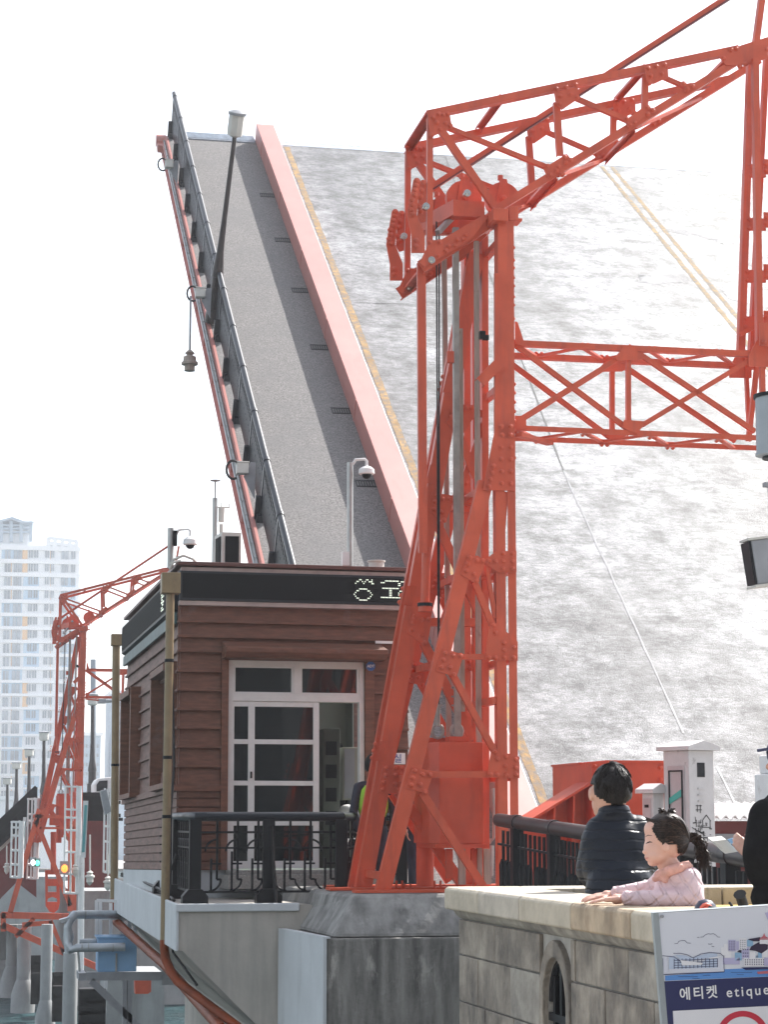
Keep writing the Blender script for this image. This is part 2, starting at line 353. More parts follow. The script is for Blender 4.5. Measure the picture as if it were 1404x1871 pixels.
# navigation lamps hung on the outer edge
def nav(px,py,drop,label):
    p=atx(px,py,4.1); th=thing('navigation_light',label,'navigation light',p,'navigation lights on the leaf edge')
    b=MB(); b.box(p+V((-.10,-.1,-.10)),p+V((.09,.1,.07))); b.box(p+V((-.11,-.11,.07)),p+V((.10,.11,.095))); b.build('junction_box',M['offwhite'],th,bevel=.01)
    b=MB(); b.tube([p+V((-.16+.11*math.cos(a),-.1,-.05+.15*math.sin(a))) for a in [R(60+24*i) for i in range(11)]],.02,6); b.build('cable',M['cable'],th,smooth=True)
    b=MB(); b.prism([p+V((.13,0,.1)),p+V((.22,0,.1)),p+V((.2,0,-.5)),p+V((.02,0,-.14))],(0,.02,0)); b.build('bracket',M['grey'],th)
    if drop:
        q=p+V((-.20,-.1,-.1)); b=MB(); b.cyl(q,q-V((0,0,drop)),.022,n=8); b.build('hanger_rod',M['grey'],th)
        q=q-V((0,0,drop)); b=MB(); b.lathe(q,[(.04,.1),(.10,.04),(.05,0),(.12,-.03),(.13,-.12),(.16,-.14),(.16,-.19),(.10,-.2),(.10,-.3),(.11,-.31),(.03,-.33)][::-1],14); b.build('lantern',M['timber'],th,smooth=True)
nav(309,300,0,'topmost ivory junction box bracketed on the leaf edge near its tip')
nav(366,535,1.18,'ivory junction box with a lantern hanging on a long rod, midway up the leaf edge')
nav(443,855,0,'lowest ivory junction box with a looped black cable on the leaf edge')
# ================================================================ the red portal gantry
YA,YB,YC=20.0,20.75,21.5
gan=thing('portal_gantry','large riveted red steel tower with a lattice boom in front of the raised leaf','gantry',(4.6,20.7,-.7))
def c1(x,y): return 680+x/4.07,160+y/4.07
def c2(x,y): return 960+x/3.162,y/3.162
def c3(x,y): return 720+x/4.253,560+y/4.253
def c4(x,y): return 640+x/4.068,960+y/4.068
def c5(x,y): return 600+x/3.695,1300+y/3.695
def c6(x,y): return 920+x/2.901,560+y/2.901
PX=1/184.0
def gp(name,p0,p1,wpx,Y,dys=(0,),dep=.07,fl=3,m='red',back=(0,1,0)):
    for dy in dys:
        d=V((0,dy,0)); b=MB(); b.chan(at(*p0,Y)+d,at(*p1,Y)+d,wpx*PX,dep,.012,back,fl=fl); b.build(name,M[m],gan)
def gusset(pts,bolts,Y,dys=(0,),name='gusset_plate',r=.026,m='red',off=.014):
    for dy in dys:
        b=MB(); b.prism([at(*p,Y)+V((0,dy-off,0)) for p in pts],(0,.012,0))
        for q in bolts: b.dome(at(*q,Y)+V((0,dy-off,0)),(0,-1,0),r)
        b.build(name,M[m],gan)
def rowpts(p0,p1,n): return [(p0[0]+(p1[0]-p0[0])*k/(n-1),p0[1]+(p1[1]-p0[1])*k/(n-1)) for k in range(n)]
AC=(0,YC-YA)
# --- front and rear buttress frames
gp('column',(914,800),(921,1634),18,YA,AC,dep=.12,fl=1)
gp('column',(934.5,800),(942,1634),15,YA,AC,dep=.12,fl=2)
gp('column',(925,384),(926.5,803),31,YA,AC,dep=.16)
b=MB()
for y0 in (450,473,487,505,520,540,555,580): b.dome(at(940.6,y0,YA)+V((0,.05,0)),(1,0,0),.02)
for y0 in (700,716,733,750,768,785,835,1168): b.dome(at(941.5,y0,YA)+V((0,.05,0)),(1,0,0),.024)
b.build('bolt_row',M['red'],gan)
b=MB(); b.chan(at(908,500,YA)+V((0,-.02,0)),at(908,800,YA)+V((0,-.02,0)),8*PX,.05,.012); b.build('edge_angle',M['red'],gan)
gp('leg',(889,880),(699,1636),27,YA,AC,dep=.09)
gusset([c3(*p) for p in((778,985),(800,1015),(940,1032),(940,1435),(688,1430))],[c3(*p) for p in((832,935),(903,935),(838,1003),(903,1003),(830,1097),(903,1097),(830,1190),(905,1190),(770,1243),(760,1295),(833,1285),(905,1285),(745,1347),(833,1378),(908,1380),(735,1402))],YA,AC,off=.026)
gusset([c4(*p) for p in((870,235),(945,225),(1003,262),(1000,300),(940,435),(820,365))],[c4(*p) for p in((888,240),(942,262),(985,265),(876,293),(862,340),(920,365),(936,410))],YA,AC)
gusset([c4(*p) for p in((1005,255),(1085,192),(1235,192),(1235,352),(1100,352),(1010,290))],[c4(*p) for p in((1135,213),(1205,213),(1032,268),(1080,268),(1135,268),(1205,268),(1135,323),(1205,323))],YA,AC,off=.02)
gusset([c4(*p) for p in((690,915),(840,960),(835,990),(790,1130),(635,1080))],[c4(*p) for p in((707,950),(763,968),(820,970),(692,1000),(676,1055),(742,1055),(770,1110))],YA,AC)
gusset([c4(*p) for p in((1030,760),(1060,715),(1110,745),(1245,865),(1245,1007),(1003,1000))],[c4(*p) for p in((1062,745),(1080,798),(1143,875),(1218,908),(1146,930),(1030,985),(1080,985),(1146,985),(1216,985))],YA,AC)
gusset([c5(*p) for p in((570,375),(715,405),(660,555),(520,515))],[c5(*p) for p in((583,400),(635,425),(685,425),(570,450),(558,497),(620,492),(652,545))],YA,AC)
gusset([c5(*p) for p in((1100,265),(1160,270),(1290,305),(1290,450),(1070,445))],[c5(*p) for p in((1122,275),(1200,305),(1265,325),(1143,320),(1198,370),(1265,380),(1095,428),(1140,428),(1200,430),(1268,430))],YA,AC)
Y2=YA+.013
for p0,p1,w_ in((c4(930,420),c4(1065,745),11),(c4(760,1095),c4(1090,1700),11.5),(c4(800,975),c4(1040,975),10),(c5(680,425),c5(1100,425),11.5),(c5(635,545),c5(1050,1180),14),(c4(1015,270),c4(1085,690),7),(c3(880,1440),c4(1090,690),6)):
    gp('brace',p0,p1,w_,Y2,AC,dep=.06,fl=1)
# --- middle frame
gp('leg',(872,462),(663,1635),30,YB,dep=.12)
gp('leg',(846,530),(640,1634),11,YB+.2,dep=.08,fl=1)
gp('column',(887,430),(889,1630),13,YB,dep=.15)
gp('column',(868,560),(872,1630),9,YB+.3,dep=.1,m='red_bright')
for q in((818,700),(787,866),(745,1088),(695,1372)):
    b=MB(); p=at(*q,YB-.02); b.obox(p+V((-.05,0,-.10)),(.02,0,0),(.09,.02,0),(.05,0,.2))
    for dz in(-.07,.0,.07): b.dome(p+V((-.06+dz*.25,.02,dz)),(-1,0,.2),.024)
    b.build('splice_plate',M['red'],gan)
gusset([(838,738),(871,743),(868,760),(847,792),(842,800),(815,772)],[(843,745),(853,746),(863,746),(828,752),(825,762),(838,770),(838,782)],YB)
gusset([c3(*p) for p in((295,1445),(450,1470),(445,1560),(400,1680),(380,1678),(265,1580))],[c3(*p) for p in((330,1475),(318,1520),(378,1497),(435,1500),(308,1575),(365,1597),(388,1660))],YB)
gusset([c4(*p) for p in((450,645),(608,690),(575,875),(540,880),(420,800))],[c4(*p) for p in((478,675),(465,725),(457,775),(535,700),(585,700),(530,815),(553,873))],YB)
gusset([c5(*p) for p in((370,360),(520,360),(500,550),(330,550))],[c5(*p) for p in((392,382),(452,382),(498,382),(385,430),(452,430),(498,430),(372,478),(450,490),(478,530),(366,525))],YB)
gp('brace',(845,748),(889,757),13,YB+.013,dep=.06); gp('brace',(815,912),(889,916),15,YB+.013,dep=.12); gp('brace',(780,1136),(885,1137),15,YB+.013,dep=.12)
gp('brace',c3(505,985),c3(640,1330),15,YB+.013,fl=1,dep=.06); gp('brace',(800,955),(885,1138),16,YB+.013,dep=.06); gp('brace',c4(550,870),c4(920,1590),17,YB+.013,dep=.06); gp('brace',c5(480,540),c5(920,1180),18,YB+.013,dep=.1)
gp('brace',(885,770),(838,905),10,YB+.03,dep=.06,fl=1,m='red_bright'); gp('brace',(885,930),(812,1130),10,YB+.3,dep=.06,m='red_bright'); gp('brace',(830,1010),(885,925),8,YB+.35,dep=.06)
# horizontal ties between the frames
for px,py in((905,1280),(905,1040),(762,1420),(822,1205),(866,1040),(925,700),(925,430),(935,1420),(935,1205),(935,1040),(700,1600),(889,890)):
    p=at(px,py,YA+.02); b=MB(); b.bar(p,p+V((0,YC-YA-.05,0)),.07,.07); b.build('cross_tie',M['red'],gan)
# slack upright strut with the black collar
gp('strut',(771,480),(774,1010),16,20.3,dep=.05,fl=1)
b=MB(); b.cyl(at(780,1000,20.5),at(777,1100,20.5),.045,n=12); b.cyl(at(777,1100,20.5),at(777,1118,20.5),.07,n=12); b.build('damper',M['red'],gan,smooth=True)
b=MB(); b.cyl(at(777,1102,20.5),at(777,1108,20.5),.078,n=14); b.build('collar',M['dark'],gan,smooth=True)
b=MB(); b.cyl(at(691,1430,YB+.1)+V((0,.5,0)),at(694,1632,YB+.1)+V((0,.5,0)),.001,n=6)
b=MB(); b.cyl(at(777,1480,21.2),at(777,1634,21.2),.09,n=14); b.build('strut',M['red'],gan,smooth=True)
# guide rails, timbers and ropes
gp('guide_rail',(834,415),(838,1352),11,20.42,dep=.06,m='rail_steel')
gp('guide_rail',(843,600),(847,1300),7,20.52,dep=.04,m='timber')
gp('guide_rail',(813,470),(822,1380),9,21.15,dep=.05,m='timber')
gp('guide_rail',(872,440),(878,1630),9,20.38,dep=.05,m='timber')
b=MB()
for px,y0,y1 in((798,405,1295),(803,430,1240)): b.cyl(at(px,y0,20.6),at(px+4 if px<800 else px,y1,20.6),.009,n=5)
b.build('hoist_rope',M['cable'],gan)
b=MB(); b.obox(at(878,618,20.3),(.06,0,0),(0,.06,0),(0,0,.08)); b.obox(at(884,620,20.3),(.06,0,0),(0,.05,0),(0,0,.05)); b.build('limit_switch',M['dark'],gan)
b=MB(); b.chan(at(879,698,19.95),at(912,664,19.95),20*PX,.1,.012); 
b.build('bracket',M['red'],gan); b=MB(); b.obox(at(818,662,20.4),(.07,0,0),(0,.05,0),(0,0,.12)); b.build('bracket',M['red'],gan)
for px,py in((700,1622),(730,1622),(800,1622),(745,1628)): 
    b=MB(); p=at(px,py,20.6); b.box(p+V((-.05,-.05,-.04)),p+V((.05,.05,-.02))); b.cyl(p+V((-.03,0,-.02)),p+V((-.03,0,.07)),.012,n=6); b.cyl(p+V((.03,0,-.02)),p+V((.03,0,.07)),.012,n=6); b.build('base_bolt',M['red_bright'],gan)
b=MB(); b.box((3.62,19.86,-.70),(5.45,20.06,-.675)); b.box((3.5,20.6,-.70),(5.45,20.9,-.675)); b.box((3.6,21.4,-.70),(5.45,21.65,-.675)); b.build('base_plate',M['red'],gan)
# hydraulic line and hook beside the column
b=MB(); b.tube([at(902,1440,20.3),at(903,1530,20.3),at(897,1540,20.3),at(897,1532,20.3)],.014,6); b.cyl(at(900,1545,20.3),at(899,1600,20.3),.02,n=8); b.build('hose',M['steel'],gan,smooth=True)
# --- counterweight hanging inside
cw=thing('counterweight','red steel counterweight box hanging from two ropes inside the tower','counterweight',at(838,1545,20.75))
b=MB(); x0,x1=at(800,1545,20.25).x,at(885,1545,20.25).x; z0,z1=at(840,1542,20.25).z,at(840,1356,20.25).z
b.prism([(x0+.02,20.25,z0),(x1,20.25,z0),(x1,21.15,z0),(x0-.05,21.15,z0),(x0-.05,20.42,z0)],(0,0,z1-z0)); b.build('weight_box',M['red_bright'],cw,bevel=.008)
b=MB(); b.box((x0-.03,20.22,z0-.04),(x1+.02,21.1,z0-.001)); b.build('base_rim',M['red_bright'],cw)
b=MB(); b.box((x0+.15,20.35,z1+.001),(x0+.35,20.55,z1+.06)); b.box((x0-.03,20.7,z1+.001),(x0+.2,20.9,z1+.06)); b.build('lifting_lug',M['red_bright'],cw)
for px in(800,835):
    b=MB(); p=at(px,1345,20.6); b.tube([p+V((.06*math.sin(a),0,.05-.07*math.cos(a))) for a in [R(-150+30*i) for i in range(11)]],.017,6); b.cyl(p+V((0,0,.1)),p+V((0,0,.30)),.028,n=8)
    for k in range(3): b.box(p+V((-.05,-.02,.30+k*.09)),p+V((.05,.02,.318+k*.09)))
    b.cyl(p+V((0,0,.3)),p+V((0,0,.62)),.012,n=6); b.build('rope_hook',M['rail_steel'],cw,smooth=True)
for k in range(4):
    b=MB(); b.box((x0+.12+k*.13,20.4,z0-.34-.06*(k%2)),(x0+.19+k*.13,20.44,z0-.05)); b.build('guide_shoe',M['timber' if k%2 else 'red'],cw)
# --- boom head
YH=20.2; HD=(0,1.12)
gp('top_chord',(781,208),c2(1240,278),14,YH,fl=1,dep=.11); gp('top_chord',(781,208),(1430,70),14,YH+1.12/1,fl=1,dep=.11) if 0 else gp('top_chord',(781,208),c2(1404,243),14,YH,(1.12,),fl=1,dep=.11)
gp('bottom_chord',(905,383),(1408,74),14,YH,fl=1,dep=.11); gp('bottom_chord',(905,383),(1460,42),14,YH,(1.12,),fl=1,dep=.11)
gp('web_member',(787,215),(786,478),11,YH+.013,HD,dep=.06,fl=1)
gp('web_member',c1(440,200),c1(935,905),14,YH-.013,HD,dep=.06,fl=1)
gp('web_member',c1(560,290),(1012,309),9,YH+.013,HD,dep=.05,fl=1)
gp('web_member',c2(205,900),c2(185,590),13,YH+.013,HD,dep=.05,fl=2)
gp('web_member',c2(290,560),c2(600,695),9,YH+.013,HD,dep=.05,fl=1)
gp('web_member',c2(695,640),c2(700,430),12,YH+.013,HD,dep=.05,fl=2)
gp('web_member',c2(800,440),c2(965,512),8,YH+.013,HD,dep=.05,fl=1)
gusset([c1(*p) for p in((415,210),(450,165),(500,190),(580,215),(595,300),(430,375))],[c1(*p) for p in((450,230),(480,265),(505,315),(440,355),(530,208),(560,200),(545,270),(495,200),(580,290))],YH,HD)
gusset([c2(*p) for p in((105,975),(240,890),(272,930),(235,985),(130,1030))],[c2(*p) for p in((130,965),(228,910),(262,930),(235,945),(180,990),(145,1012),(212,1010),(190,965))],YH,HD)
gusset([c2(*p) for p in((165,540),(300,505),(312,570),(210,640),(175,605))],[c2(*p) for p in((178,520),(235,510),(288,495),(200,562),(258,550),(297,570),(195,605))],YH,HD,off=.028)
gusset([c2(*p) for p in((572,700),(705,605),(742,640),(600,745))],[c2(*p) for p in((585,690),(632,710),(603,725),(708,625),(738,642),(708,662))],YH,HD)
gusset([c2(*p) for p in((685,385),(820,365),(825,450),(745,488),(700,490))],[c2(*p) for p in((708,400),(755,390),(803,380),(722,445),(785,432),(712,485))],YH,HD,off=.028)
gusset([c2(*p) for p in((1120,330),(1245,265),(1404,215),(1404,335),(1310,375),(1160,380))],[c2(*p) for p in((1190,292),(1218,285),(1145,340),(1270,372),(1240,388),(1395,290))],YH)
gusset([c2(*p) for p in((915,490),(960,480),(985,505),(920,535))],[c2(*p) for p in((915,488),(935,520),(968,503))],YH,HD)
# lower arms of the head with their hinge pins
gp('head_arm',(770,487),(903,400),24,YH-.03,HD,dep=.10,fl=1)
gusset([c1(*p) for p in((430,1140),(505,1140),(830,950),(870,960),(740,1130),(385,1340),(350,1310))],[c1(*p) for p in((497,1155),(565,1185),(628,1140),(695,1105),(485,1260),(545,1220),(610,1180),(675,1135),(425,1155))],YH-.04,HD,r=.026,off=.03)
gusset([c1(*p) for p in((300,700),(350,705),(325,960),(385,1110),(385,1240),(285,1240),(285,1110),(255,960))],[c1(*p) for p in((325,710),(320,740),(312,775),(308,810),(290,850),(290,885),(280,920),(295,955),(318,1150),(318,1195))],YH-.02,HD,name='link_arm',r=.03,off=.06)
gusset([c1(*p) for p in((355,700),(405,715),(400,1000),(360,1010),(335,960))],[c1(*p) for p in((380,715),(365,770),(360,820),(345,890),(360,930))],YH+.05,HD,name='link_arm',r=.03,off=.02)
for px,py in((786,479),(776,381),(851,357),(915,393)):
    for dy in HD:
        b=MB(); b.cyl(at(px,py,YH)+V((0,dy-.09,0)),at(px,py,YH)+V((0,dy-.04,0)),.038,n=14); b.cyl(at(px,py,YH)+V((0,dy-.12,0)),at(px,py,YH)+V((0,dy-.09,0)),.02,n=10); b.build('pin',M['chrome'],gan,smooth=True)
# struts between the two boom planes
for px,py,w_ in((788,206,14),(921,172,10),(1184,117,9),(1346,90,8),(1015,322,12),(786,478,12),(905,388,16),(1160,235,8)):
    p=at(px,py,YH+.02); b=MB(); b.chan(p+V((0,.03,0)),p+V((0,1.08,0)),w_*PX*1.4,.05,.01,(-.35,0,-1)); b.build('cross_strut',M['red'],gan)
for (a,c) in(((1018,322),(1160,235)),((1160,235),(1340,120)),((905,388),(1018,322))):
    p,q=at(*a,YH+.05),at(*c,YH+.05)+V((0,1.05,0)); b=MB(); b.bar(p,q,.06,.03); b.build('lacing_bar',M['red'],gan)
# tie rod to the top, above the boom
gp('tie_bar',(772,353),(1345,-14),13,20.75,dep=.06); gp('tie_bar',(772,358),(1345,-9),3,20.73,dep=.08,m='red_dark')
gp('mast_top',(1396,-10),(1384,80),12,YH+.4,dep=.08)
# sheaves on the head
for px,py,Y in((849,362,20.5),(920,364,20.9),(803,395,20.95)):
    p=at(px,py,Y); b=MB(); b.cyl(p,p+V((0,.09,0)),.19,n=24); b.build('sheave',M['red'],gan,smooth=True)
    b=MB(); b.prism([p+V((.11*s_,-.02,z_)) for s_,z_ in((-1,-.2),(1,-.2),(.35,.22),(-.35,.22))],(0,.015,0)); b.dome(p+V((0,-.02,0)),(0,-1,0),.04); b.cyl(p+V((-.02,.03,.22)),p+V((-.02,.03,.27)),.03,n=8); b.build('sheave_bracket',M['red'],gan)
b=MB(); b.chan(at(829,380,20.3),at(886,382,20.3),30*PX,.14,.014); b.build('head_beam',M['red'],gan)
b=MB(); b.chan(at(829,378,20.3)+V((0,.0,0)),at(829,378,20.3)+V((-.25,.9,0)),30*PX,.10,.014,(.9,.3,0)); b.build('head_beam',M['red'],gan)
b=MB(); b.chan(at(793,413,20.9),at(880,411,20.9),26*PX,.14,.014); b.build('head_beam',M['red'],gan)
b=MB(); b.bar(at(800,425,20.3),at(832,392,20.6),.05,.05); b.build('walkway_rail',M['steel'],gan)
b=MB(); b.obox(at(902,402,19.9),(.16,0,0),(0,.35,0),(0,0,.13)); b.obox(at(931,402,19.98),(.10,0,0),(0,.4,0),(0,0,.15)); b.obox(at(945,403,20.1),(.06,0,0),(0,.2,0),(0,0,.03)); b.obox(at(945,378,20.1),(.06,0,0),(0,.2,0),(0,0,.02)); b.build('pivot_block',M['red'],gan,bevel=.006)
b=MB()
for k in range(9): b.dome(at(880-k*11,412+k*8,20.7)+V((0,0,0)),(0,-1,-.3),.03)
b.chan(at(886,425,20.5),at(830,478,20.9),14*PX,.08); b.build('head_arm',M['red'],gan)
b=MB(); b.chan(at(850,450,20.9),at(902,400,20.5),20*PX,.1); b.build('head_arm',M['red'],gan)
# --- cross truss over the footway
YT=20.1; TD=(0,.56)
gp('top_chord',c6(60,192),c6(1500,258),11,YT,TD,fl=1); gp('bottom_chord',c6(60,643),c6(1500,702),10,YT,TD,fl=2)
for p0,p1 in(((60,195),(690,665)),((95,595),(610,275)),((665,208),(1340,660)),((745,625),(1310,285))): gp('web_member',c6(*p0),c6(*p1),9,YT+.013,TD,fl=1,dep=.05)
gp('web_member',c6(668,285),c6(668,610),9,YT+.013,TD,fl=1,dep=.05)
gusset([c6(*p) for p in((590,272),(640,213),(690,213),(742,275),(715,285),(602,287))],[],YT,TD)
gusset([c6(*p) for p in((632,640),(640,602),(758,610),(712,673),(680,668))],[],YT,TD)
gusset([c6(*p) for p in((62,80),(76,86),(108,185),(112,215),(62,200))],[],YT); gusset([c6(*p) for p in((62,580),(120,582),(122,640),(62,660))],[],YT)
gusset([c6(*p) for p in((1350,170),(1420,170),(1420,322),(1300,320),(1300,262))],[],YT,TD)
for yy,z in((198,1),(645,-1)):
    P=[at(*c6(70+k*178,yy+k*178*.045),YT)+V((0,.03 if k%2==0 else .53,0)) for k in range(8)]
    for a,c in zip(P,P[1:]):
        b=MB(); b.bar(a,c,.055,.02); b.dome(a+V((0,0,z*.03)),(0,0,z),.022); b.dome(a+V((.06,0,z*.03)),(0,0,z),.022); b.build('lacing_bar',M['red'],gan)
b=MB(); b.bar(at(948,794,20.0),at(1006,810,20.3),.09,.04); b.build('knee_brace',M['red'],gan)
# --- lattice mast at the far end of the truss
def mast(p0,p1,w_,Y): gp('mast_leg',p0,p1,w_,Y,dep=.08,fl=1)
mast((1375,110),(1357,640),14,20.62); mast((1383,105),(1391,640),12,20.1); mast((1404,100),(1376,640),10,20.7); mast((1428,100),(1424,640),14,20.5)
for y in(313,410,505,590): 
    gusset([(1368-(y-313)*.035-2,y-12),(1400,y-10),(1400,y+12),(1368-(y-313)*.035-3,y+12)],[(1372-(y-313)*.035,y-8),(1372-(y-313)*.035,y+8)],20.64,name='batten_plate')
    gusset([(1396,y-22),(1430,y-20),(1430,y+8),(1396,y+6)],[(1400,y-12),(1400,y)],20.3,name='batten_plate')
gp('mast_leg',(1365,650),(1372,805),7,20.62,dep=.05); gp('mast_leg',(1388,650),(1370,805),9,20.5,dep=.05); gp('mast_leg',(1395,660),(1397,780),10,20.1,dep=.05); gp('brace',(1355,610),(1404,585),8,20.5,dep=.05)
gusset([(1388,590),(1420,590),(1420,635),(1388,632)],[(1396,626)],20.0)
# far upright of the portal (beyond the right edge of the photograph)
b=MB(); b.box((8.75,20.0,-.7),(9.0,20.6,7.4)); b.build('column',M['red'],gan)
# ================================================================ setting: water, ground, deck
def water_mat():
    m=mat('sea_water',(.016,.050,.056),.45,.3,.4,spec=.10); t=m.node_tree; b=t.nodes['Principled BSDF']; N=t.nodes.new; L=t.links.new
    tc=N('ShaderNodeTexCoord'); a=N('ShaderNodeTexNoise'); a.inputs['Scale'].default_value=1.1; a.inputs['Detail'].default_value=7; a.inputs['Roughness'].default_value=.6; L(tc.outputs['Object'],a.inputs['Vector'])
    bp=N('ShaderNodeBump'); bp.inputs['Strength'].default_value=1; bp.inputs['Distance'].default_value=.35; L(a.outputs[0],bp.inputs['Height']); L(bp.outputs[0],b.inputs['Normal']); return m
M['water']=water_mat()
M['pave']=mat('pale_paving',(.34,.33,.31),.85,.12,2,bump=.2,bscale=30)
M['conc']=mat('grey_concrete',(.47,.44,.39),.85,.12,1.4,bump=.2,bscale=25,stain=((.30,.285,.26),2.4,.48,.78,(2,2,.25)),detail=10)
M['conc_white']=mat('whitewashed_concrete',(.58,.61,.62),.8,.05,2,bump=.12,bscale=30,stain=((.42,.44,.44),2,.55,.85,(2,2,.3)))
M['conc_dark']=mat('stained_old_concrete',(.30,.29,.265),.9,.25,3.2,bump=.5,bscale=22,stretch=(2.4,2.4,.4),stain=((.46,.44,.40),3.4,.57,.68,(1.8,1.8,.55)),detail=12,col2=(.075,.073,.068))
M['granite']=mat('speckled_granite',(.33,.32,.30),.8,.25,45,bump=.15,bscale=80)
def st(name,mb,m): o=mb.build(name,m); o['kind']='structure'; return o
b=MB(); b.poly([(-700,6,-6.2),(700,6,-6.2),(700,1300,-6.2),(-700,1300,-6.2)],[(0,1,2,3)]); st('sea',b,M['water'])
b=MB(); b.poly([(2.45,-60,-1.36),(60,-60,-1.36),(60,10.0,-1.36),(2.45,10.0,-1.36),(60,19.4,-.88),(5.05,19.4,-.88),(2.80,10.0,-1.36)],[(0,1,2,3),(6,2,4,5)]); st('plaza',b,M['pave'])
b=MB(); b.box((-8,-60,-7),(2.2,8.9,-1.9)); st('lower_terrace',b,M['conc'])
b=MB(); b.box((4.85,22.75,-1.6),(60,25.1,-.861)); b.box((6.2,19.41,-1.6),(60,22.745,-.862)); st('bridge_deck',b,M['pave'])
# ---- concrete platform under the cabin
P0=at(327,1655,21.0); PZ=P0.z
pl=thing('concrete_platform','pale grey concrete platform with a sloping underside carrying the brown cabin and black railing','platform',(P0.x,21,-6))
q=at(334,1738,21.0); q2=at(466,1870,21.0); q3=q2+(q2-q)*.45
b=MB(); b.prism([(P0.x,21,PZ),(4.84,21,PZ),(4.84,21,-6.3),(q3.x,21,-6.3),(q3.x,21,q3.z),(q.x,21,q.z),(P0.x,21,q.z+.01)],(0,10.2,0)); b.build('deck_block',M['conc'],pl)
b=MB(); b.box((P0.x-.035,20.97,q.z),(P0.x-.002,31.1,PZ+.02)); b.box((P0.x-.035,20.965,PZ-.06),(3.25,20.998,PZ+.02)); b.build('edge_band',M['conc_white'],pl,bevel=.012)
# ---- pedestal of the tower
A=at(597,1715,19.45); ped=thing('concrete_pedestal','dark weathered concrete pedestal with one whitewashed side, under the feet of the red tower','pedestal',(A.x,19.45,-6))
bx,by,bz=A.x,19.45,A.z
ex=at(515,1686,20.985).x
b=MB(); b.prism([(bx,by,-6.3),(6.2,by,-6.3),(6.2,22.74,-6.3),(ex,22.74,-6.3),(ex,20.985,-6.3)],(0,0,bz+6.3)); b.build('block',M['conc_dark'],ped,bevel=.02)
b=MB(); b.prism([(bx-.035,by-.03,-2.05),(bx-.004,by-.03,-2.05),(ex-.004,20.98,-2.05),(ex-.035,20.98,-2.05)],(0,0,bz+2.05)); b.prism([(bx-.035,by-.03,bz+.001),(bx+.03,by-.028,bz+.001),(ex+.05,20.98,bz+.001),(ex-.035,20.98,bz+.001)],(0,0,.018)); b.build('whitewashed_face',M['conc_white'],ped)
f0=[(bx+.07,by+.04,bz+.003),(6.1,by+.04,bz+.003),(6.1,22.6,bz+.003),(ex+.07,22.6,bz+.003)]
f1=[(3.58,19.74,-.705),(6.0,19.74,-.705),(6.0,22.3,-.705),(3.30,22.3,-.705)]
b=MB(); b.hexa(f0+f1); b.build('sloped_plinth',mat('rough_grey_concrete',(.27,.265,.25),.9,.35,2.6,bump=.3,bscale=20,stretch=(1.8,1.8,.6),stain=((.42,.41,.39),3,.56,.75),detail=10),ped,bevel=.04)
# ================================================================ control cabin
M['wood']=mat('brown_stained_boards',(.175,.070,.040),.6,.22,5,stretch=(1,1,6),bump=.12,bscale=40,stain=((.20,.12,.10),3,.6,.8))
M['wood_left']=mat('faded_brown_boards',(.215,.12,.095),.65,.25,4,stretch=(1,.7,5),bump=.2,bscale=40,stain=((.11,.06,.05),5,.56,.7))
M['frame']=mat('white_door_frame',(.74,.74,.72),.45,.05,6,stain=((.5,.46,.40),7,.68,.8))
M['glass']=glass('window_glass',(.010,.014,.016),.85,1.8)
M['led']=bpy.data.materials.new('led_matrix'); 
def led_mat(m):
    m.use_nodes=True; t=m.node_tree; b=t.nodes['Principled BSDF']; N=t.nodes.new; L=t.links.new
    tc=N('ShaderNodeTexCoord'); v=N('ShaderNodeTexVoronoi'); v.inputs['Scale'].default_value=44; v.inputs['Randomness'].default_value=0; L(tc.outputs['Object'],v.inputs['Vector'])
    r=N('ShaderNodeValToRGB'); r.color_ramp.elements[0].position=.2; r.color_ramp.elements[1].position=.36; r.color_ramp.elements[0].color=(.085,.08,.06,1); r.color_ramp.elements[1].color=(.012,.013,.014,1)
    L(v.outputs[0],r.inputs[0]); L(r.outputs[0],b.inputs['Base Color']); b.inputs['Roughness'].default_value=.8; b.inputs['Specular IOR Level'].default_value=.15
led_mat(M['led'])
M['lit']=emis('lit_led_dot',(.85,.95,.80),.6)
W0=at(325,1590,23.0); KX,KZ=.006095,.00601
cab=thing('control_cabin','brown timber clad control cabin with a black scrolling sign band and white glazed sliding door','cabin',W0)
cab.rotation_euler=(R(-1.2),0,R(2.2)); CD=5.25; CW=2.58
def C(x,y,z): return W0+V((x,y,z))
def fx(px): return (px-325)*KX
def fz(py): return (1590-py)*KZ
def cb(mb,x0,x1,y0,y1,z0,z1): return mb.box(C(x0,y0,z0),C(x1,y1,z1))
ZR=fz(1034)
b=MB(); D0,D1,DZ=fx(413),fx(668),fz(1206)
cb(b,0,D0,.03,.15,0,ZR); cb(b,D1,CW,.03,.15,0,ZR); cb(b,D0,D1,.03,.15,DZ,ZR)
b.build('front_wall',M['wood'],cab)
b=MB(); cb(b,0,.12,.151,.25,0,ZR); cb(b,0,.12,.25,1.5,0,.95); cb(b,0,.12,.25,1.5,2.2,ZR); cb(b,0,.12,1.5,3.7,0,ZR); cb(b,0,.12,3.7,4.75,0,.95); cb(b,0,.12,3.7,4.75,2.2,ZR); cb(b,0,.12,4.75,CD,0,ZR); b.build('side_wall',M['wood_left'],cab)
b=MB(); cb(b,CW-.12,CW,.151,.6,0,ZR); cb(b,CW-.12,CW,.6,2.2,0,.9); cb(b,CW-.12,CW,.6,2.2,2.4,ZR); cb(b,CW-.12,CW,2.2,CD,0,ZR); cb(b,.12,CW-.12,CD-.12,CD,0,ZR); b.build('side_wall',M['wood_left'],cab)
M['inwall']=mat('pale_green_interior_paint',(.40,.46,.42),.6,.05,2)
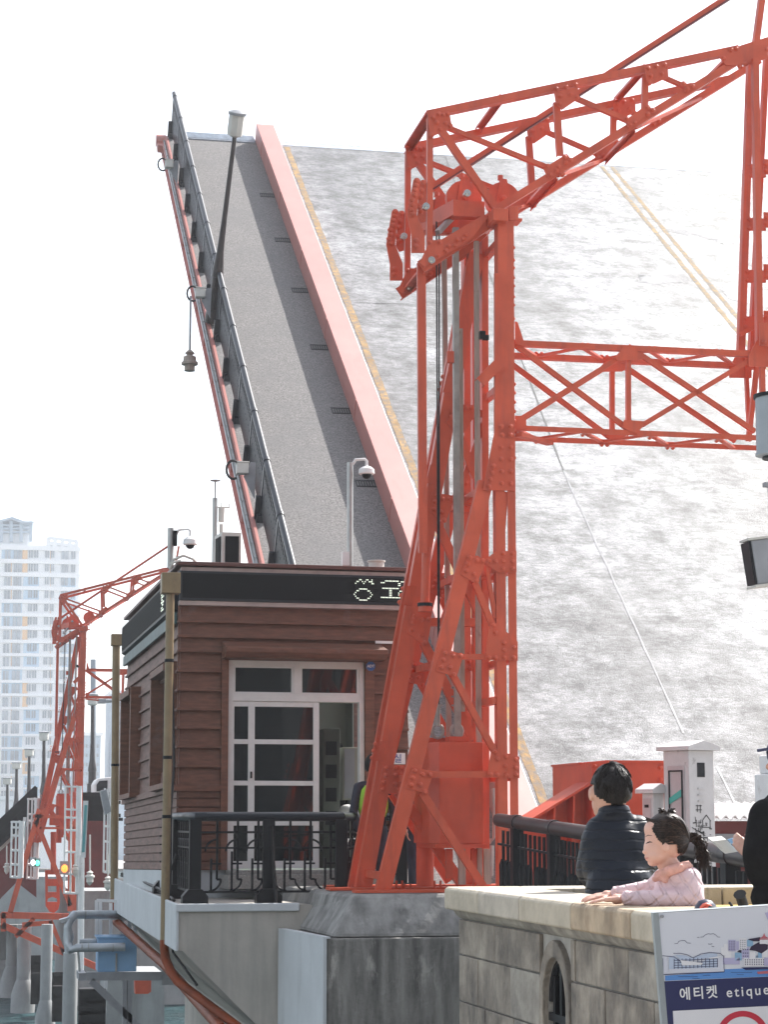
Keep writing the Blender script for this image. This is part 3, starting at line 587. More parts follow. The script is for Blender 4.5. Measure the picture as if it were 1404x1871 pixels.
b=MB(); cb(b,.125,CW-.125,2.6,2.65,0,ZR); cb(b,CW-.135,CW-.125,.16,.6,0,ZR); cb(b,CW-.135,CW-.125,.6,2.2,0,.9); cb(b,CW-.135,CW-.125,.6,2.2,2.4,ZR); cb(b,CW-.135,CW-.125,2.2,2.6,0,ZR); cb(b,.125,CW-.125,.16,2.6,ZR-.02,ZR-.005); cb(b,.125,CW-.125,.16,2.6,-.02,.01); b.build('room_lining',M['inwall'],cab)
LEDG=[1102,1138,1166,1193,1230,1265,1300,1334,1369,1404]
def board(mb,x0,x1,zt,zb,led=.045):          # front boards, lower edge thrown forward
    mb.hexa([C(x0,-.018,zb),C(x1,-.018,zb),C(x1,.029,zb),C(x0,.029,zb),C(x0,.012,zt),C(x1,.012,zt),C(x1,.029,zt),C(x0,.029,zt)])
    cb(mb,x0-.0,x1,-led,-.0185,zb-.004,zb+.026)
def lboard(mb,y0,y1,zt,zb):
    mb.hexa([C(-.018,y1,zb),C(-.018,y0,zb),C(-.002,y0,zb),C(-.002,y1,zb),C(-.006,y1,zt),C(-.006,y0,zt),C(-.002,y0,zt),C(-.002,y1,zt)])
    cb(mb,-.04,-.0185,y0,y1,zb-.004,zb+.024)
b=MB(); bl=MB(); JL,JR=fx(400),fx(686)
zs=[fz(p) for p in LEDG]+[fz(1440)]
for i in range(len(zs)-1):
    if LEDG[i]<1190: board(b,-.03,CW+.02,zs[i],zs[i+1]+.001)
    else: board(b,-.03,JL,zs[i],zs[i+1]+.001); board(b,JR,CW+.02,zs[i],zs[i+1]+.001)
    if zs[i]>2.3 or zs[i+1]<.96: segs=[(-.02,CD)]
    else: segs=[(-.02,.22),(1.62,3.6),(4.87,CD)]
    for y0,y1 in segs: lboard(bl,y0,y1,zs[i],zs[i+1]+.001)
for k in range(9):
    z1=fz(1446+k*16.2); z0=fz(1446+(k+1)*16.2)+.016
    cb(b,-.025,JL,-.006,.029,z0,z1); cb(b,JR,CW+.015,-.006,.029,z0,z1); cb(bl,-.022,-.002,-.006,CD,z0,z1)
cb(b,-.06,JL,-.055,.0,fz(1448),fz(1437)); cb(b,JR,CW+.04,-.055,0,fz(1448),fz(1437)); cb(bl,-.06,-.023,-.05,CD+.04,fz(1448),fz(1437))
b.build('front_siding',M['wood'],cab,bevel=.003); bl.build('side_siding',M['wood_left'],cab,bevel=.003)
b=MB(); cb(b,JL+.002,D0-.001,-.05,.03,.0,DZ+.03); b.build('door_jamb',M['wood'],cab); b=MB(); cb(b,D1+.001,JR-.002,-.05,.03,0,DZ+.03); b.build('door_jamb',M['wood'],cab)
b=MB(); b.prism([C(fx(400),-.02,fz(1172)),C(fx(400),-.36,fz(1188)),C(fx(400),-.36,fz(1197)),C(fx(400),-.30,fz(1206)),C(fx(400),-.02,fz(1206))],(fx(700)-fx(400),0,0)); b.build('door_hood',M['wood'],cab,bevel=.008)
b=MB(); cb(b,fx(688),fx(730),-.05,-.046,fz(1171),fz(1166)); b.build('light_strip',M['white'],cab)
# side windows with projecting jambs
for y0,y1 in((.25,1.5),(3.7,4.75)):
    f=MB(); cb(f,-.14,.1,y1,y1+.1,.9,2.3); cb(f,-.14,.1,y0-.08,y0,.9,2.3); cb(f,-.16,.1,y0,y1,2.2,2.28); cb(f,-.14,.1,y0,y1,.9,.96); w_=f.build('window',M['wood'],cab)
    f=MB(); cb(f,.02,.06,y0,y1,.961,1.02); cb(f,.02,.06,y0,y1,2.14,2.199); cb(f,.02,.06,y0,y0+.06,1.02,2.14); cb(f,.02,.06,y1-.06,y1,1.02,2.14); cb(f,.02,.06,(y0+y1)/2-.03,(y0+y1)/2+.03,1.02,2.14); f.build('frame',M['frame'],w_)
    f=MB(); cb(f,.035,.041,y0+.06,y1-.06,1.02,2.14); f.build('pane',M['glass'],w_)
# glazed door front
dr=MB(); XL,XR=D0+.003,D1-.003
z1,z2,z3,zb=fz(1206)-.003,fz(1268),fz(1282),.0
cb(dr,XL,XL+.055,-.01,.10,zb,z1); cb(dr,XR-.055,XR,-.01,.10,zb,z1); cb(dr,XL+.055,XR-.055,-.01,.10,z1-.06,z1); cb(dr,XL+.055,XR-.055,-.012,.11,z3,z2); cb(dr,fx(535),fx(547),-.008,.10,z2,z1-.06)
for x0,x1 in((XL+.055,fx(535)),(fx(547),XR-.055)):
    for s in(0,1): cb(dr,x0 if s==0 else x1-.025,x0+.025 if s==0 else x1,.0,.06,z2,z1-.06)
    cb(dr,x0+.025,x1-.025,0,.06,z2,z2+.02); cb(dr,x0+.025,x1-.025,0,.06,z1-.08,z1-.06)
dfr=dr.build('door_frame',M['frame'],cab,bevel=.003)
for x0,x1 in((XL+.08,fx(535)-.025),(fx(547)+.025,XR-.08)):
    b=MB(); cb(b,x0,x1,.03,.036,z2+.02,z1-.08); b.build('pane',M['glass'],dfr)
sd=MB(); a0,a1=fx(418),fx(583); mids=[(1282,1292),(1352,1361),(1428,1437),(1501,1510),(1574,1590)]
for lo,hi in((a0,fx(425)),(fx(451),fx(463)),(fx(572),a1)): cb(sd,lo,hi,.0,.05,.01,z3-.001)
for m1,m2 in mids:
    cb(sd,fx(425),fx(451),.004,.046,max(.012,fz(m2)),fz(m1)-.002); cb(sd,fx(463),fx(572),.004,.046,max(.012,fz(m2)),fz(m1)-.002)
sdo=sd.build('sliding_door',M['frame'],cab,bevel=.003)
for x0,x1 in((fx(425),fx(451)),(fx(463),fx(572))):
    for i in range(4):
        b=MB(); cb(b,x0,x1,.022,.028,fz(mids[i+1][0])-.0,fz(mids[i][1])); b.build('pane',M['glass'],sdo)
b=MB(); b.cyl(C(fx(456),-.03,fz(1424)),C(fx(456),-.03,fz(1412)),.012,n=8); b.build('handle',M['dark'],sdo)
b=MB(); cb(b,fx(410),fx(672),-.30,.03,-.05,-.004); cb(b,fx(400),fx(690),-.62,.02,-.20,-.051); b.build('door_step',M['granite'],cab,bevel=.006)
b=MB(); cb(b,-.02,CW,.035,CD,-.34,-.002); b.build('plinth',M['conc_white'],cab)
# roof, sign bands
M['roofbrown']=mat('brown_metal_flashing',(.13,.055,.045),.45,.1,4)
b=MB(); cb(b,-.06,CW+.05,-.12,CD+.1,ZR+.001,ZR+.045); b.build('roof',M['roofbrown'],cab,bevel=.008)
b=MB(); cb(b,-.01,CW,-.075,.028,fz(1043),fz(1036)); cb(b,-.03,CW-.01,-.085,.028,fz(1107),fz(1099)); b.build('sign_trim',mat('weathered_pinkish_flashing',(.45,.36,.33),.5,.1,8),cab)
b=MB(); cb(b,-.03,CW-.04,-.10,.025,fz(1098.5),fz(1043.5)); sg=b.build('led_sign',mat('dark_sign_frame',(.03,.034,.04),.6,.1,5,spec=.25),cab,bevel=.004)
b=MB(); cb(b,.0,CW-.07,-.106,-.101,fz(1094),fz(1048)); b.build('led_matrix',M['led'],sg)
G1=["....##...##..#..","..##..#.#..###..",".#.....#.....##.","................","................","....######......","..##......##....",".#..........#...","#............#..",".#..........#...","..##......##....","....######......"]
G2=["....##########..",".###............","................","................","..############..",".......##.......",".......##.......",".......##.......",".......##.......",".##############.","................","................"]
G3=["..###","##...","##...",".....","..###",".##..","#....","#....",".##..","..###"]
def dots(g,px0,py0,dpx,dpy):
    b=MB()
    for r_,row in enumerate(g):
        for c_,ch in enumerate(row):
            if ch=='#':
                x,z=fx(px0+c_*dpx),fz(py0+r_*dpy); b.box(C(x,-.1085,z),C(x+dpx*KX*.62,-.1065,z+dpy*KZ*.55))
    return b
b=dots(G1,645,1053,2.6,3.5); b2=dots(G2,694,1054,2.7,3.5); b3=dots(G3,730,1055,2.6,3.6)
b.v+=[];n=len(b.v)
for o_ in(b2,b3): n=len(b.v); b.v+=o_.v; b.f+=[tuple(i+n for i in f) for f in o_.f]
b.build('lit_text',M['lit'],sg)
b=MB(); b.prism([C(-.02,.05,fz(1118)),C(-.09,.05,fz(1112)),C(-.09,.05,fz(1052)),C(-.02,.05,fz(1044))],(0,CD-.05,0)); sg2=b.build('led_sign',M['dark'],cab,bevel=.004)
b=MB(); cb(b,-.096,-.091,.08,CD-.04,fz(1106),fz(1056)); b.build('led_matrix',M['led'],sg2)
b=MB()
for k in range(8):
    rr=random.Random(k)
    for j in range(10):
        if rr.random()<.42: y=.75+k*.03; z=fz(1100)+.03*j; b.box(C(-.101,y,z),C(-.098,y+.018,z+.018))
b.build('lit_text',M['lit'],sg2)
b=MB(); cb(b,-.07,-.041,.03,CD,fz(1140),fz(1119)); b.build('fascia',mat('dark_teal_fascia',(.05,.11,.115),.5,.2,4),cab)
# gutters' hopper boxes and drain pipes
M['khaki']=mat('khaki_painted_pipe',(.27,.20,.105),.5,.15,3,stain=((.15,.10,.06),6,.55,.8,(1,1,.5)))
M['orange_pipe']=mat('orange_brown_pipe',(.25,.05,.012),.5,.2,4,spec=.2)
def drain(label,hx,hy,Y,w_,path,r,bands):
    p=at(hx,hy,Y); th=thing('drain_pipe',label,'drain pipe',p,'drain pipes on the cabin corner')
    b=MB(); b.box(p+V((-w_,-.1,0)),p+V((w_,.1,w_*2.2))); b.build('hopper',M['khaki'],th,bevel=.005)
    b=MB(); b.tube([p+V((0,0,.02)),path[0]],r,14); b.build('downpipe',M['khaki'],th,smooth=True)
    a,c=path[0],path[1]; d=(c-a).normalized(); b=MB(); b.tube([a+V((0,0,.10)),a+V((0,0,.02)),a+V((0,0,-.08))+d*.03,a+V((0,0,-.14))+d*.13,a+V((0,0,-.18))+d*.3]+list(path[1:]),[r*1.06]*2+[r*1.06]*3+[r*1.02]*(len(path)-1),14); b.build('sloping_pipe',M['orange_pipe'],th,smooth=True)
    b=MB()
    for y in bands: q=at(hx+(path[2].x if 0 else 0),y,Y); q=V((p.x+(path[0].x-p.x)*((p.z-q.z)/(p.z-path[0].z)),p.y+(path[0].y-p.y)*((p.z-q.z)/(p.z-path[0].z)),q.z)); b.cyl(q,q+V((0,0,.035)),r*1.08,n=14)
    b.build('clip',M['dark'],th,smooth=True)
drain('khaki drain pipe with a hopper box down the near corner of the cabin, orange below',311,1085,22.2,.10,[at(300,1735,22.2),at(440,1880,20.9)],.045,(1210,1387,1495))
drain('rusty narrower drain pipe at the far end of the cabin side wall, orange below',212,1180,30.2,.075,[at(208,1655,30.2),at(300,1762,25),at(405,1880,20.95)],.056,(1400,))
b=MB(); b.tube([at(315,1240,22.9),at(318,1400,22.8),at(312,1480,22.7),at(311,1700,22.4),at(316,1740,22),at(360,1800,21.5)],.014,6); b.tube([at(313,1590,22.6),at(322,1560,22.6)],.012,6); o=b.build('loose_cable',M['cable'],smooth=True); tag(o,'black cable hanging loose beside the near khaki drain pipe','cable')
b=MB(); b.tube([at(222,1596,30),at(240,1597,28),at(270,1615,25.5),at(300,1628,23.5),at(318,1645,22)],.018,6); b.tube([at(222,1600,30),at(245,1604,28),at(275,1622,25.5),at(305,1636,23.5)],.022,6); o=b.build('cable_bundle',M['cable'],smooth=True); tag(o,'black cables lying along the ledge at the foot of the cabin side wall','cable')
# things on the roof
ZT=W0.z+ZR+.045
def roof_pole(label,px,py,Y,r,zoff=0):
    p=at(px,py,Y); th=thing('camera_pole',label,'camera pole',(p.x,p.y,ZT-.05+zoff)); return th,V((p.x,p.y,ZT-.05+zoff)),p.z
def dome_cam(th,p,side,s=1):
    b=MB(); b.tube([p,p+V((side*.05,-.02,.05)),p+V((side*.22,-.03,.06)),p+V((side*.26,-.03,.04)),p+V((side*.26,-.03,-.02))],.018*s,8); b.build('arm',M['white'],th,smooth=True)
    q=p+V((side*.26,-.03,-.02)); b=MB(); b.lathe(q,[(.02,0),(.05*s,-.01),(.09*s,-.04),(.095*s,-.09),(.085*s,-.10)],14); c=b.build('camera_housing',M['white'],th,smooth=True)
    b=MB(); b.ell(q+V((0,0,-.10)),(.06*s,.06*s,.055*s),12,8); b.build('lens_dome',M['dark'],c,smooth=True)
th,p0,zt=roof_pole('steel pole with a white dome camera at the left corner of the cabin roof',312,965,23.2,.04)
b=MB(); b.cyl(p0,(p0.x,p0.y,zt),.036,n=12); b.build('pole',M['steel'],th,smooth=True); b=MB(); b.box((p0.x+.03,p0.y-.05,zt-.2),(p0.x+.07,p0.y+.05,zt-.03)); b.build('mount_plate',M['dark'],th); dome_cam(th,V((p0.x+.06,p0.y,zt-.07)),.6,.85)
th,p0,zt=roof_pole('tall steel pole with a white dome camera in the middle of the cabin roof',640,845,23.6,.04)
b=MB(); b.cyl(p0,(p0.x,p0.y,zt),.036,n=12); b.build('pole',M['steel'],th,smooth=True); b=MB(); b.box((p0.x-.10,p0.y-.08,p0.z+.12),(p0.x-.02,p0.y,p0.z+.28)); b.build('junction_box',M['white'],th); dome_cam(th,V((p0.x+.03,p0.y,zt-.02)),.62,1.0)
th,p0,zt=roof_pole('thin mast with a round flat antenna and a wind gauge behind the roof speaker box',393,910,25.0,.03)
b=MB(); b.cyl(p0,(p0.x,p0.y,zt),.032,n=10); b.build('pole',M['steel'],th,smooth=True)
b=MB(); b.cyl((p0.x,p0.y,zt),(p0.x,p0.y,zt+.2),.01,n=6); b.lathe((p0.x,p0.y,zt+.2),[(.01,0),(.06,.01),(.065,.02),(.01,.028)],16); b.build('antenna_disc',M['grey'],th,smooth=True)
q=V((p0.x+.08,p0.y,zt-.12)); b=MB(); b.cyl(q+V((0,0,-.35)),q+V((0,0,-.2)),.025,n=8); b.cyl(q+V((0,0,-.17)),q,.04,n=10); b.box(q+V((-.1,-.01,0)),q+V((.1,.01,.015))); b.cyl(q+V((-.09,0,.01)),q+V((-.09,0,.06)),.008,n=5); b.cyl(q+V((.09,0,.01)),q+V((.09,0,.06)),.008,n=5); b.cyl(q+V((0,0,.01)),q+V((0,0,.07)),.008,n=5); b.build('wind_gauge',M['offwhite'],th,smooth=True)
p=at(417,1025,24.2); th=thing('display_box','grey framed black display box standing on the cabin roof','display',(p.x,p.y,ZT)); 
zt=at(417,972,24.2).z; xa,xb,xc=at(392,1000,24.6).x,at(405,1000,24.2).x,at(441,1000,24.2).x
b=MB(); b.prism([(xb,24.2,ZT-.1),(xc,24.2,ZT-.1),(xc,24.6,ZT-.1),(xa,24.6,ZT-.1),(xa,24.55,ZT-.1)],(0,0,zt-ZT+.1)); b.build('case',M['offwhite'],th,bevel=.008)
b=MB(); b.box((xb+.04,24.19,ZT-.05),(xc-.03,24.197,zt-.05)); b.prism([(xb-.008,24.235,ZT-.05),(xa+.005,24.50,ZT-.05),(xa-.003,24.497,ZT-.05),(xb-.016,24.23,ZT-.05)],(0,0,zt-ZT)); b.build('screen',M['led'],th)
p=at(688,1030,23.4); b=MB(); b.lathe((p.x,p.y,ZT-.06),[(.09,0),(.09,.155),(.105,.16),(.105,.175),(.06,.18)],18); o=b.build('roof_vent',M['offwhite'],smooth=True); tag(o,'short pale round vent pipe on the right of the cabin roof','vent')
b=MB(); b.tube([at(312,1030,23.1),at(318,1022,23),at(335,1015,23),at(352,1021,23),at(360,1030,23.1)],.016,6); b.tube([at(310,1040,23),at(316,1028,22.95),at(330,1024,22.95)],.014,6); o=b.build('roof_cable',M['offwhite'],smooth=True); tag(o,'pale cable looping over the left corner of the cabin roof','cable')
# notices on the cabin front
def text(s,size,origin,xdir,zdir,m,name,parent,ext=.002,align='LEFT',bold=0,space=1.0):
    cu=bpy.data.curves.new('t','FONT'); cu.body=s; cu.size=size; cu.extrude=ext; cu.align_x=align; cu.offset=bold; cu.space_character=space
    to=bpy.data.objects.new('t',cu); COL.objects.link(to); dg=bpy.context.evaluated_depsgraph_get(); dg.update()
    me=bpy.data.meshes.new_from_object(to.evaluated_get(dg)); bpy.data.objects.remove(to)
    X=V(xdir).normalized(); Z=V(zdir).normalized(); Nn=X.cross(Z); b=MB(); o=V(origin)
    b.v=[o+X*v.co.x+Z*v.co.y+Nn*v.co.z for v in me.vertices]; b.f=[tuple(p.vertices) for p in me.polygons]; bpy.data.meshes.remove(me)
    return b.build(name,m,parent)
M['blue_sign']=mat('blue_enamel',(.03,.12,.36),.35,.08,4); M['navy']=mat('navy_print',(.012,.018,.07),.45,.08,3); M['signwhite']=mat('white_enamel',(.80,.80,.80),.4,.02,3)
cR=Matrix.Rotation(R(2.2),3,'Z')@Matrix.Rotation(R(-1.2),3,'X')
def CW3(x,y,z): return W0+cR@V((x,y,z))
p=CW3(fx(677),-.10,fz(1215)); th=thing('security_plaque','small blue octagonal security plaque by the top right corner of the cabin door','sign',p)
b=MB(); b.prism([p+V((.055*math.cos(R(22.5+45*k)),0,.055*math.sin(R(22.5+45*k)))) for k in range(8)],(0,.012,0)); b.build('plate',M['blue_sign'],th)
text('ADT',.042,p+V((0,-.003,-.013)),(1,0,0),(0,0,1),M['signwhite'],'lettering',th,align='CENTER',bold=.001)
p=CW3(fx(712),-.075,fz(1397)); th=thing('room_sign','white plate with blue Korean lettering at the right end of the cabin front','sign',p)
b=MB(); b.box(p+V((-.20,0,0)),p+V((.185,.012,.125))); b.build('plate',M['signwhite'],th)
text('운영실',.105,p+V((-.155,-.003,.025)),(1,0,0),(0,0,1),mat('blue_lettering',(.03,.06,.3),.5,.02),'lettering',th,space=1.12)
# inside the doorway
p=CW3(1.86,1.2,.01); th=thing('control_cabinet','tall dark control cabinet just inside the cabin doorway','cabinet',p); b=MB(); b.box(p,p+V((.20,.7,1.62))); b.build('case',mat('dark_green_grey_metal',(.10,.115,.10),.4,.1),th,bevel=.006)
b=MB()
for k in range(4): b.box(p+V((.03,-.012,.5+k*.27)),p+V((.16,-.001,.66+k*.27)))
b.build('gauge_panel',M['dark'],th)
p=CW3(2.12,1.3,.80); th=thing('wall_switchbox','khaki grey switch box on the wall inside the cabin doorway','switch box',p); b=MB(); b.box(p,p+V((.30,.25,.62))); b.build('case',mat('khaki_grey_metal',(.33,.33,.27),.45,.08),th,bevel=.006); b=MB(); b.box(p+V((.02,-.012,.02)),p+V((.14,-.001,.6))); b.build('door',M['grey'],th)
p=CW3(1.98,.75,.01); th=thing('low_cabinet','low pale cabinet with a dark screen beneath the white helmet in the doorway','cabinet',p); b=MB(); b.box(p,p+V((.36,.4,.60))); b.build('case',mat('pale_khaki_metal',(.42,.41,.33),.5,.08),th,bevel=.006); b=MB(); b.box(p+V((.13,-.012,.36)),p+V((.26,-.001,.52))); b.build('screen',M['dark'],th)
p=CW3(2.10,.93,.61); b=MB(); b.lathe(p,[(.125,0),(.13,.012),(.105,.02),(.10,.06),(.08,.105),(.04,.125),(.01,.13)],18); o=b.build('safety_helmet',M['white'],smooth=True); tag(o,'white safety helmet lying on the low cabinet inside the cabin doorway','helmet')
# ================================================================ black ornamental railing in front of the cabin
FY=21.3; FZ=PZ+.002
fen=thing('cabin_railing','black ornamental iron railing with a thick round handrail in front of the cabin door','railing',(at(345,1650,FY).x,FY,FZ))
fxs=[at(p,1650,FY).x for p in(355,490,623)]; HT=at(490,1492,FY).z
P3=at(668,1640,22.9); pts=[V((fxs[0],FY,0)),V((fxs[2],FY,0)),V((P3.x,22.9,0)),V((4.75,22.95,0))]
b=MB(); b.tube([V((fxs[0]-.02,FY+3.2,HT)),V((fxs[0]-.02,FY+.12,HT)),V((fxs[0]+.02,FY+.02,HT)),V((fxs[0]+.14,FY,HT))],.048,10); b.tube([V((fxs[0]+.12,FY,HT)),V((fxs[2]+.02,FY,HT))],.048,10); b.tube([V((fxs[2],FY,HT)),V((P3.x,22.9,HT)),V((4.75,22.95,HT))],.046,10); b.build('handrail',M['railblack'],fen,smooth=True)
def post(x,y,w_=.06):
    b=MB(); b.box((x-w_,y-.045,FZ+.10),(x+w_,y+.045,HT-.03)); b.prism([(x-.13,y-.1,FZ),(x+.13,y-.1,FZ),(x+.13,y-.1,FZ+.08),(x+.07,y-.1,FZ+.15),(x-.07,y-.1,FZ+.15),(x-.13,y-.1,FZ+.08)],(0,.2,0)); b.build('post',M['dark'],fen,bevel=.004)
for x in fxs: post(x,FY)
post(P3.x,22.9); post(4.7,22.95); post(fxs[0]-.02,FY+1.6); post(fxs[0]-.02,FY+3.2)
def deco(a,c,mir):
    a,c=V(a),V(c); d=c-a; L=d.length; d=d/L; b=MB(); z=lambda t:V((0,0,FZ+t)); q=.011; H=HT-FZ
    def S(x0,z0,x1,z1,r=q): b.bar(a+d*x0+z(z0),a+d*x1+z(z1),r*2,r*2,(0,1,0) if abs(d.x)>.5 else (1,0,0))
    def arc(x0,z0,r,a0,a1): b.tube([a+d*(x0+r*math.cos(R(a0+(a1-a0)*k/6)))+z(z0+r*math.sin(R(a0+(a1-a0)*k/6))) for k in range(7)],q,5)
    S(0,.12,L,.12); S(0,H*.82,L,H*.82); S(0,H*.64,L,H*.64,.009)
    n=max(2,round(L/.235)); s=L/n
    for i in range(n):
        x=i*s+s*.5
        S(x,.12,x,H*.60 if i%2 else H*.52)
        S(x+s*.28,H*.28,x+s*.28,H-.04)
        k=-1 if mir else 1
        arc(x-.02*k,H*.285,.12,270 if not mir else 270,360 if not mir else 180); arc(x+s*.28+.0,H*.60,.12,180 if not mir else 0,90)
        S(x+.1,H*.28,x+s*.28,H*.28); S(x,H*.46,x+s*.5,H*.46,.009)
    b.build('ornamental_panel',M['dark'],fen)
deco((fxs[0]+.06,FY,0),(fxs[1]-.06,FY,0),0); deco((fxs[1]+.06,FY,0),(fxs[2]-.06,FY,0),1); deco((fxs[2]+.03,FY+.05,0),(P3.x-.03,22.85,0),0); deco((P3.x+.06,22.9,0),(4.64,22.95,0),1)
for k in range(2): deco((fxs[0]-.02,FY+.1+k*1.6,0),(fxs[0]-.02,FY+1.55+k*1.6,0),0)
b=MB(); b.tube([V((fxs[1]+.02,FY-.05,HT-.1)),V((fxs[1]+.04,FY-.07,FZ+.4)),V((fxs[1]+.06,FY-.14,FZ+.05)),V((fxs[1]+.03,FY-.18,FZ-.1))],.02,6); b.build('strap',M['cable'],fen,smooth=True)
# railing beside the road, right of the tower
F=[at(912,1498,18.95),at(945,1503,18.4),at(1012,1513,17.4),at(1135,1531,15.4),at(1252,1549,13.6),at(1335,1562,12.5),at(1480,1585,11.2)]
fr=thing('road_railing','black vertical bar railing with a round handrail running beside the road behind the seated man','railing',(F[1].x,F[1].y,F[1].z-1.05))
fr['label']='black vertical bar railing with a round handrail running beside the road, right of the tower'
b=MB(); b.tube(F,.062,12)
for q in F[1:]:
    d=(F[2]-F[1]).normalized(); b.cyl(q-d*.05,q+d*.05,.072,n=12)
b.build('handrail',M['lampbrown'],fr,smooth=True)
for a,c in zip(F,F[1:]):
    d=c-a; n=max(4,int(d.length/.12)); b=MB()
    for k in range(1,n):
        q=a+d*k/n; b.box(q+V((-.012,-.012,-1.0)),q+V((.012,.012,-.09)))
        if k%4!=0: q2=q+V((.0,0,-.32)); b.tube([q+V((-.03,-.01,-1.0)),q+V((-.03,-.01,-.40)),q+V((-.018,-.01,-.36)),q+V((.0,-.01,-.36)),q+V((.006,-.01,-.42)),q+V((.006,-.01,-1))],.015,5)
    for z in(-.22,-.88): b.bar(a+V((0,0,z)),c+V((0,0,z)),.03,.02)
    b.build('bar_panel',M['dark'],fr)
    b=MB(); b.box(c+V((-.05,-.05,-1.2)),c+V((.05,.05,-.05))); b.box(c+V((.05,-.02,-1.2)),c+V((.09,.02,-.1))); b.build('post',M['dark'],fr)
# ================================================================ the far bank: second tower, piers, lamps, flats
FAR=48.0
fg=copy_tree(gan,loc=gan.location+V((-1.8,FAR,.0)),label='smaller far red steel tower with a lattice boom at the left, beyond the cabin')
ORG[fg.name]=V(fg.location)
for c in list(fg.children):
    if c.name.startswith(('base_bolt','base_plate','hose')): 
        bpy.data.objects.remove(c)
fcw=copy_tree(cw,loc=cw.location+V((-1.8,FAR,0)),label='small red counterweight box inside the far tower at the left')
M['conc_far']=mat('darker_grey_concrete',(.33,.34,.34),.85,.12,1.2,bump=.1,stain=((.19,.19,.18),1.5,.5,.8,(1.5,1.5,.3)))  # darker than the near concrete, with streaks running down
YF=67.5; FP=1/55.0
def fbar(name,p0,p1,w_,m='red',Y=YF,d=.15,parent=None):
    b=MB(); b.chan(at(*p0,Y),at(*p1,Y),w_*FP,d,.03); return b.build(name,M[m],parent or fg)
for Y in(YF,YF+1.4):
    fbar('leg',(72,1478),(18,1668),9,Y=Y); fbar('leg',(84,1478),(64,1506),7,Y=Y); fbar('brace',(66,1500),(128,1655),8,Y=Y); fbar('column',(133,1500),(131,1665),15,Y=Y); fbar('brace',(60,1491),(135,1493),6,Y=Y); fbar('brace',(72,1513),(135,1513),4,Y=Y)
    fbar('base_beam',(2,1672),(125,1675),11,Y=Y); fbar('brace',(3,1690),(210,1782),11,Y=Y); fbar('brace',(28,1712),(62,1678),7,Y=Y); fbar('brace',(92,1682),(118,1745),7,Y=Y); fbar('column',(5,1668),(6,1702),9,Y=Y); fbar('base_beam',(40,1690),(95,1686),8,Y=Y)
b=MB(); Yv=YF+.5
b.prism_holes([at(*p,Yv) for p in((82,1590),(108,1590),(109,1650),(106,1662),(98,1668),(90,1666),(83,1655))],[[at(*p,Yv) for p in((87,1598),(103,1598),(103,1606),(87,1606))],[at(*p,Yv) for p in((87,1619),(103,1619),(103,1630),(87,1630))],[at(*p,Yv) for p in((87,1642),(95,1639),(104,1642),(104,1648),(86,1648))]],(0,.2,0)); b.build('perforated_link',M['red'],fg)
b=MB(); b.cyl(at(97,1520,Yv),at(97,1590,Yv),.09,n=10); b.build('strut',M['red_bright'],fg,smooth=True)
b=MB(); b.box(at(90,1508,Yv)-V((0,.2,0)),at(108,1490,Yv)+V((0,.2,0))); b.build('cross_beam',M['red'],fg)
b=MB(); b.box((-25,96,-7),(at(128,1600,96).x,104,at(60,1602,96).z)); th=thing('far_quay','grey concrete quay wall far behind the round dolphins','quay wall',(-8,96,-6)); b.build('wall',M['conc_far'],th)
# ladder cages
def cage(label,x0,x1,y0,y1,rungs,Y=66):
    th=thing('caged_ladder',label,'ladder',at((x0+x1)/2,y1,Y),'white ladders round the far tower')
    b=MB(); w_=.06
    for x in(x0,x0+(x1-x0)*.45,x1): b.cyl(at(x+1.2,y0,Y),at(x-1.2,y1,Y),.03 if x<x1 else .09,n=8)
    for y in rungs: b.bar(at(x0,y,Y),at(x1,y+1,Y),.05,.05); b.bar(at(x0,y,Y),at(x0+4,y-1,Y)+V((0,.7,0)),.04,.04); b.bar(at(x1,y,Y),at(x0+4,y-1,Y)+V((0,.7,0)),.04,.04)
    b.build('cage',M['white'],th)
    b=MB(); 
    for k in range(int((y1-y0)/11)): b.bar(at(x1-5,y0+k*11,Y+.3),at(x1-1,y0+k*11,Y+.3),.022,.022)
    b.build('rungs',M['white'],th)
cage('white caged ladder in front of the far red tower, nearest the teal panel',118,143,1436,1633,(1437,1479,1494,1517,1557,1597,1632))
cage('white caged ladder partly behind the far drain pipe',190,204,1440,1594,(1470,1510,1538,1575,1594))
cage('white caged ladder left of the far red tower at the picture edge',20,38,1500,1604,(1502,1512,1527,1554,1580,1603))
cage('white ladder cage behind the legs of the far red tower',50,66,1458,1606,(1460,1488,1500,1580,1605),69)
def panel(label,px0,px1,py0,py1,lean,Y=64):
    th=thing('gauge_board',label,'gauge board',at(px0,py1,Y)); n=V((0,-.03,0))
    b=MB(); b.prism([at(px0+lean,py0,Y),at(px1+lean,py0,Y),at(px1,py1,Y),at(px0,py1,Y)],(0,.08,0)); b.build('board',M['white'],th)
    b=MB(); b.prism([at(px0+lean+2,py0+8,Y)+n,at(px1+lean-2,py0+8,Y)+n,at(px1-2,py1-10,Y)+n,at(px0+2,py1-10,Y)+n],(0,.02,0)); b.build('teal_face',M['teal'],th)
M['teal']=mat('teal_panel',(.10,.36,.38),.4,.1,2)
panel('tall narrow teal board in a white frame beside the far ladder',147,156,1463,1567,5)
panel('tall narrow teal board left of the far tower legs',40,46,1493,1560,2,68)
panel('blue and white tall board half hidden behind the far drain pipe',200,205,1490,1584,1,64)
b=MB(); b.prism([at(*p,62) for p in((183,1445),(195,1442),(204,1482),(192,1489))],(0,.5,0)); o=b.build('loudspeaker',M['grey'],bevel=.02); tag(o,'tilted grey loudspeaker beside the rusty drain pipe','loudspeaker')
b=MB(); b.cyl(at(148,1562,66),at(147,1790,66),.1,n=8); o=b.build('mooring_pole',M['white']); tag(o,'thin white pole standing below the tall teal board','pole')
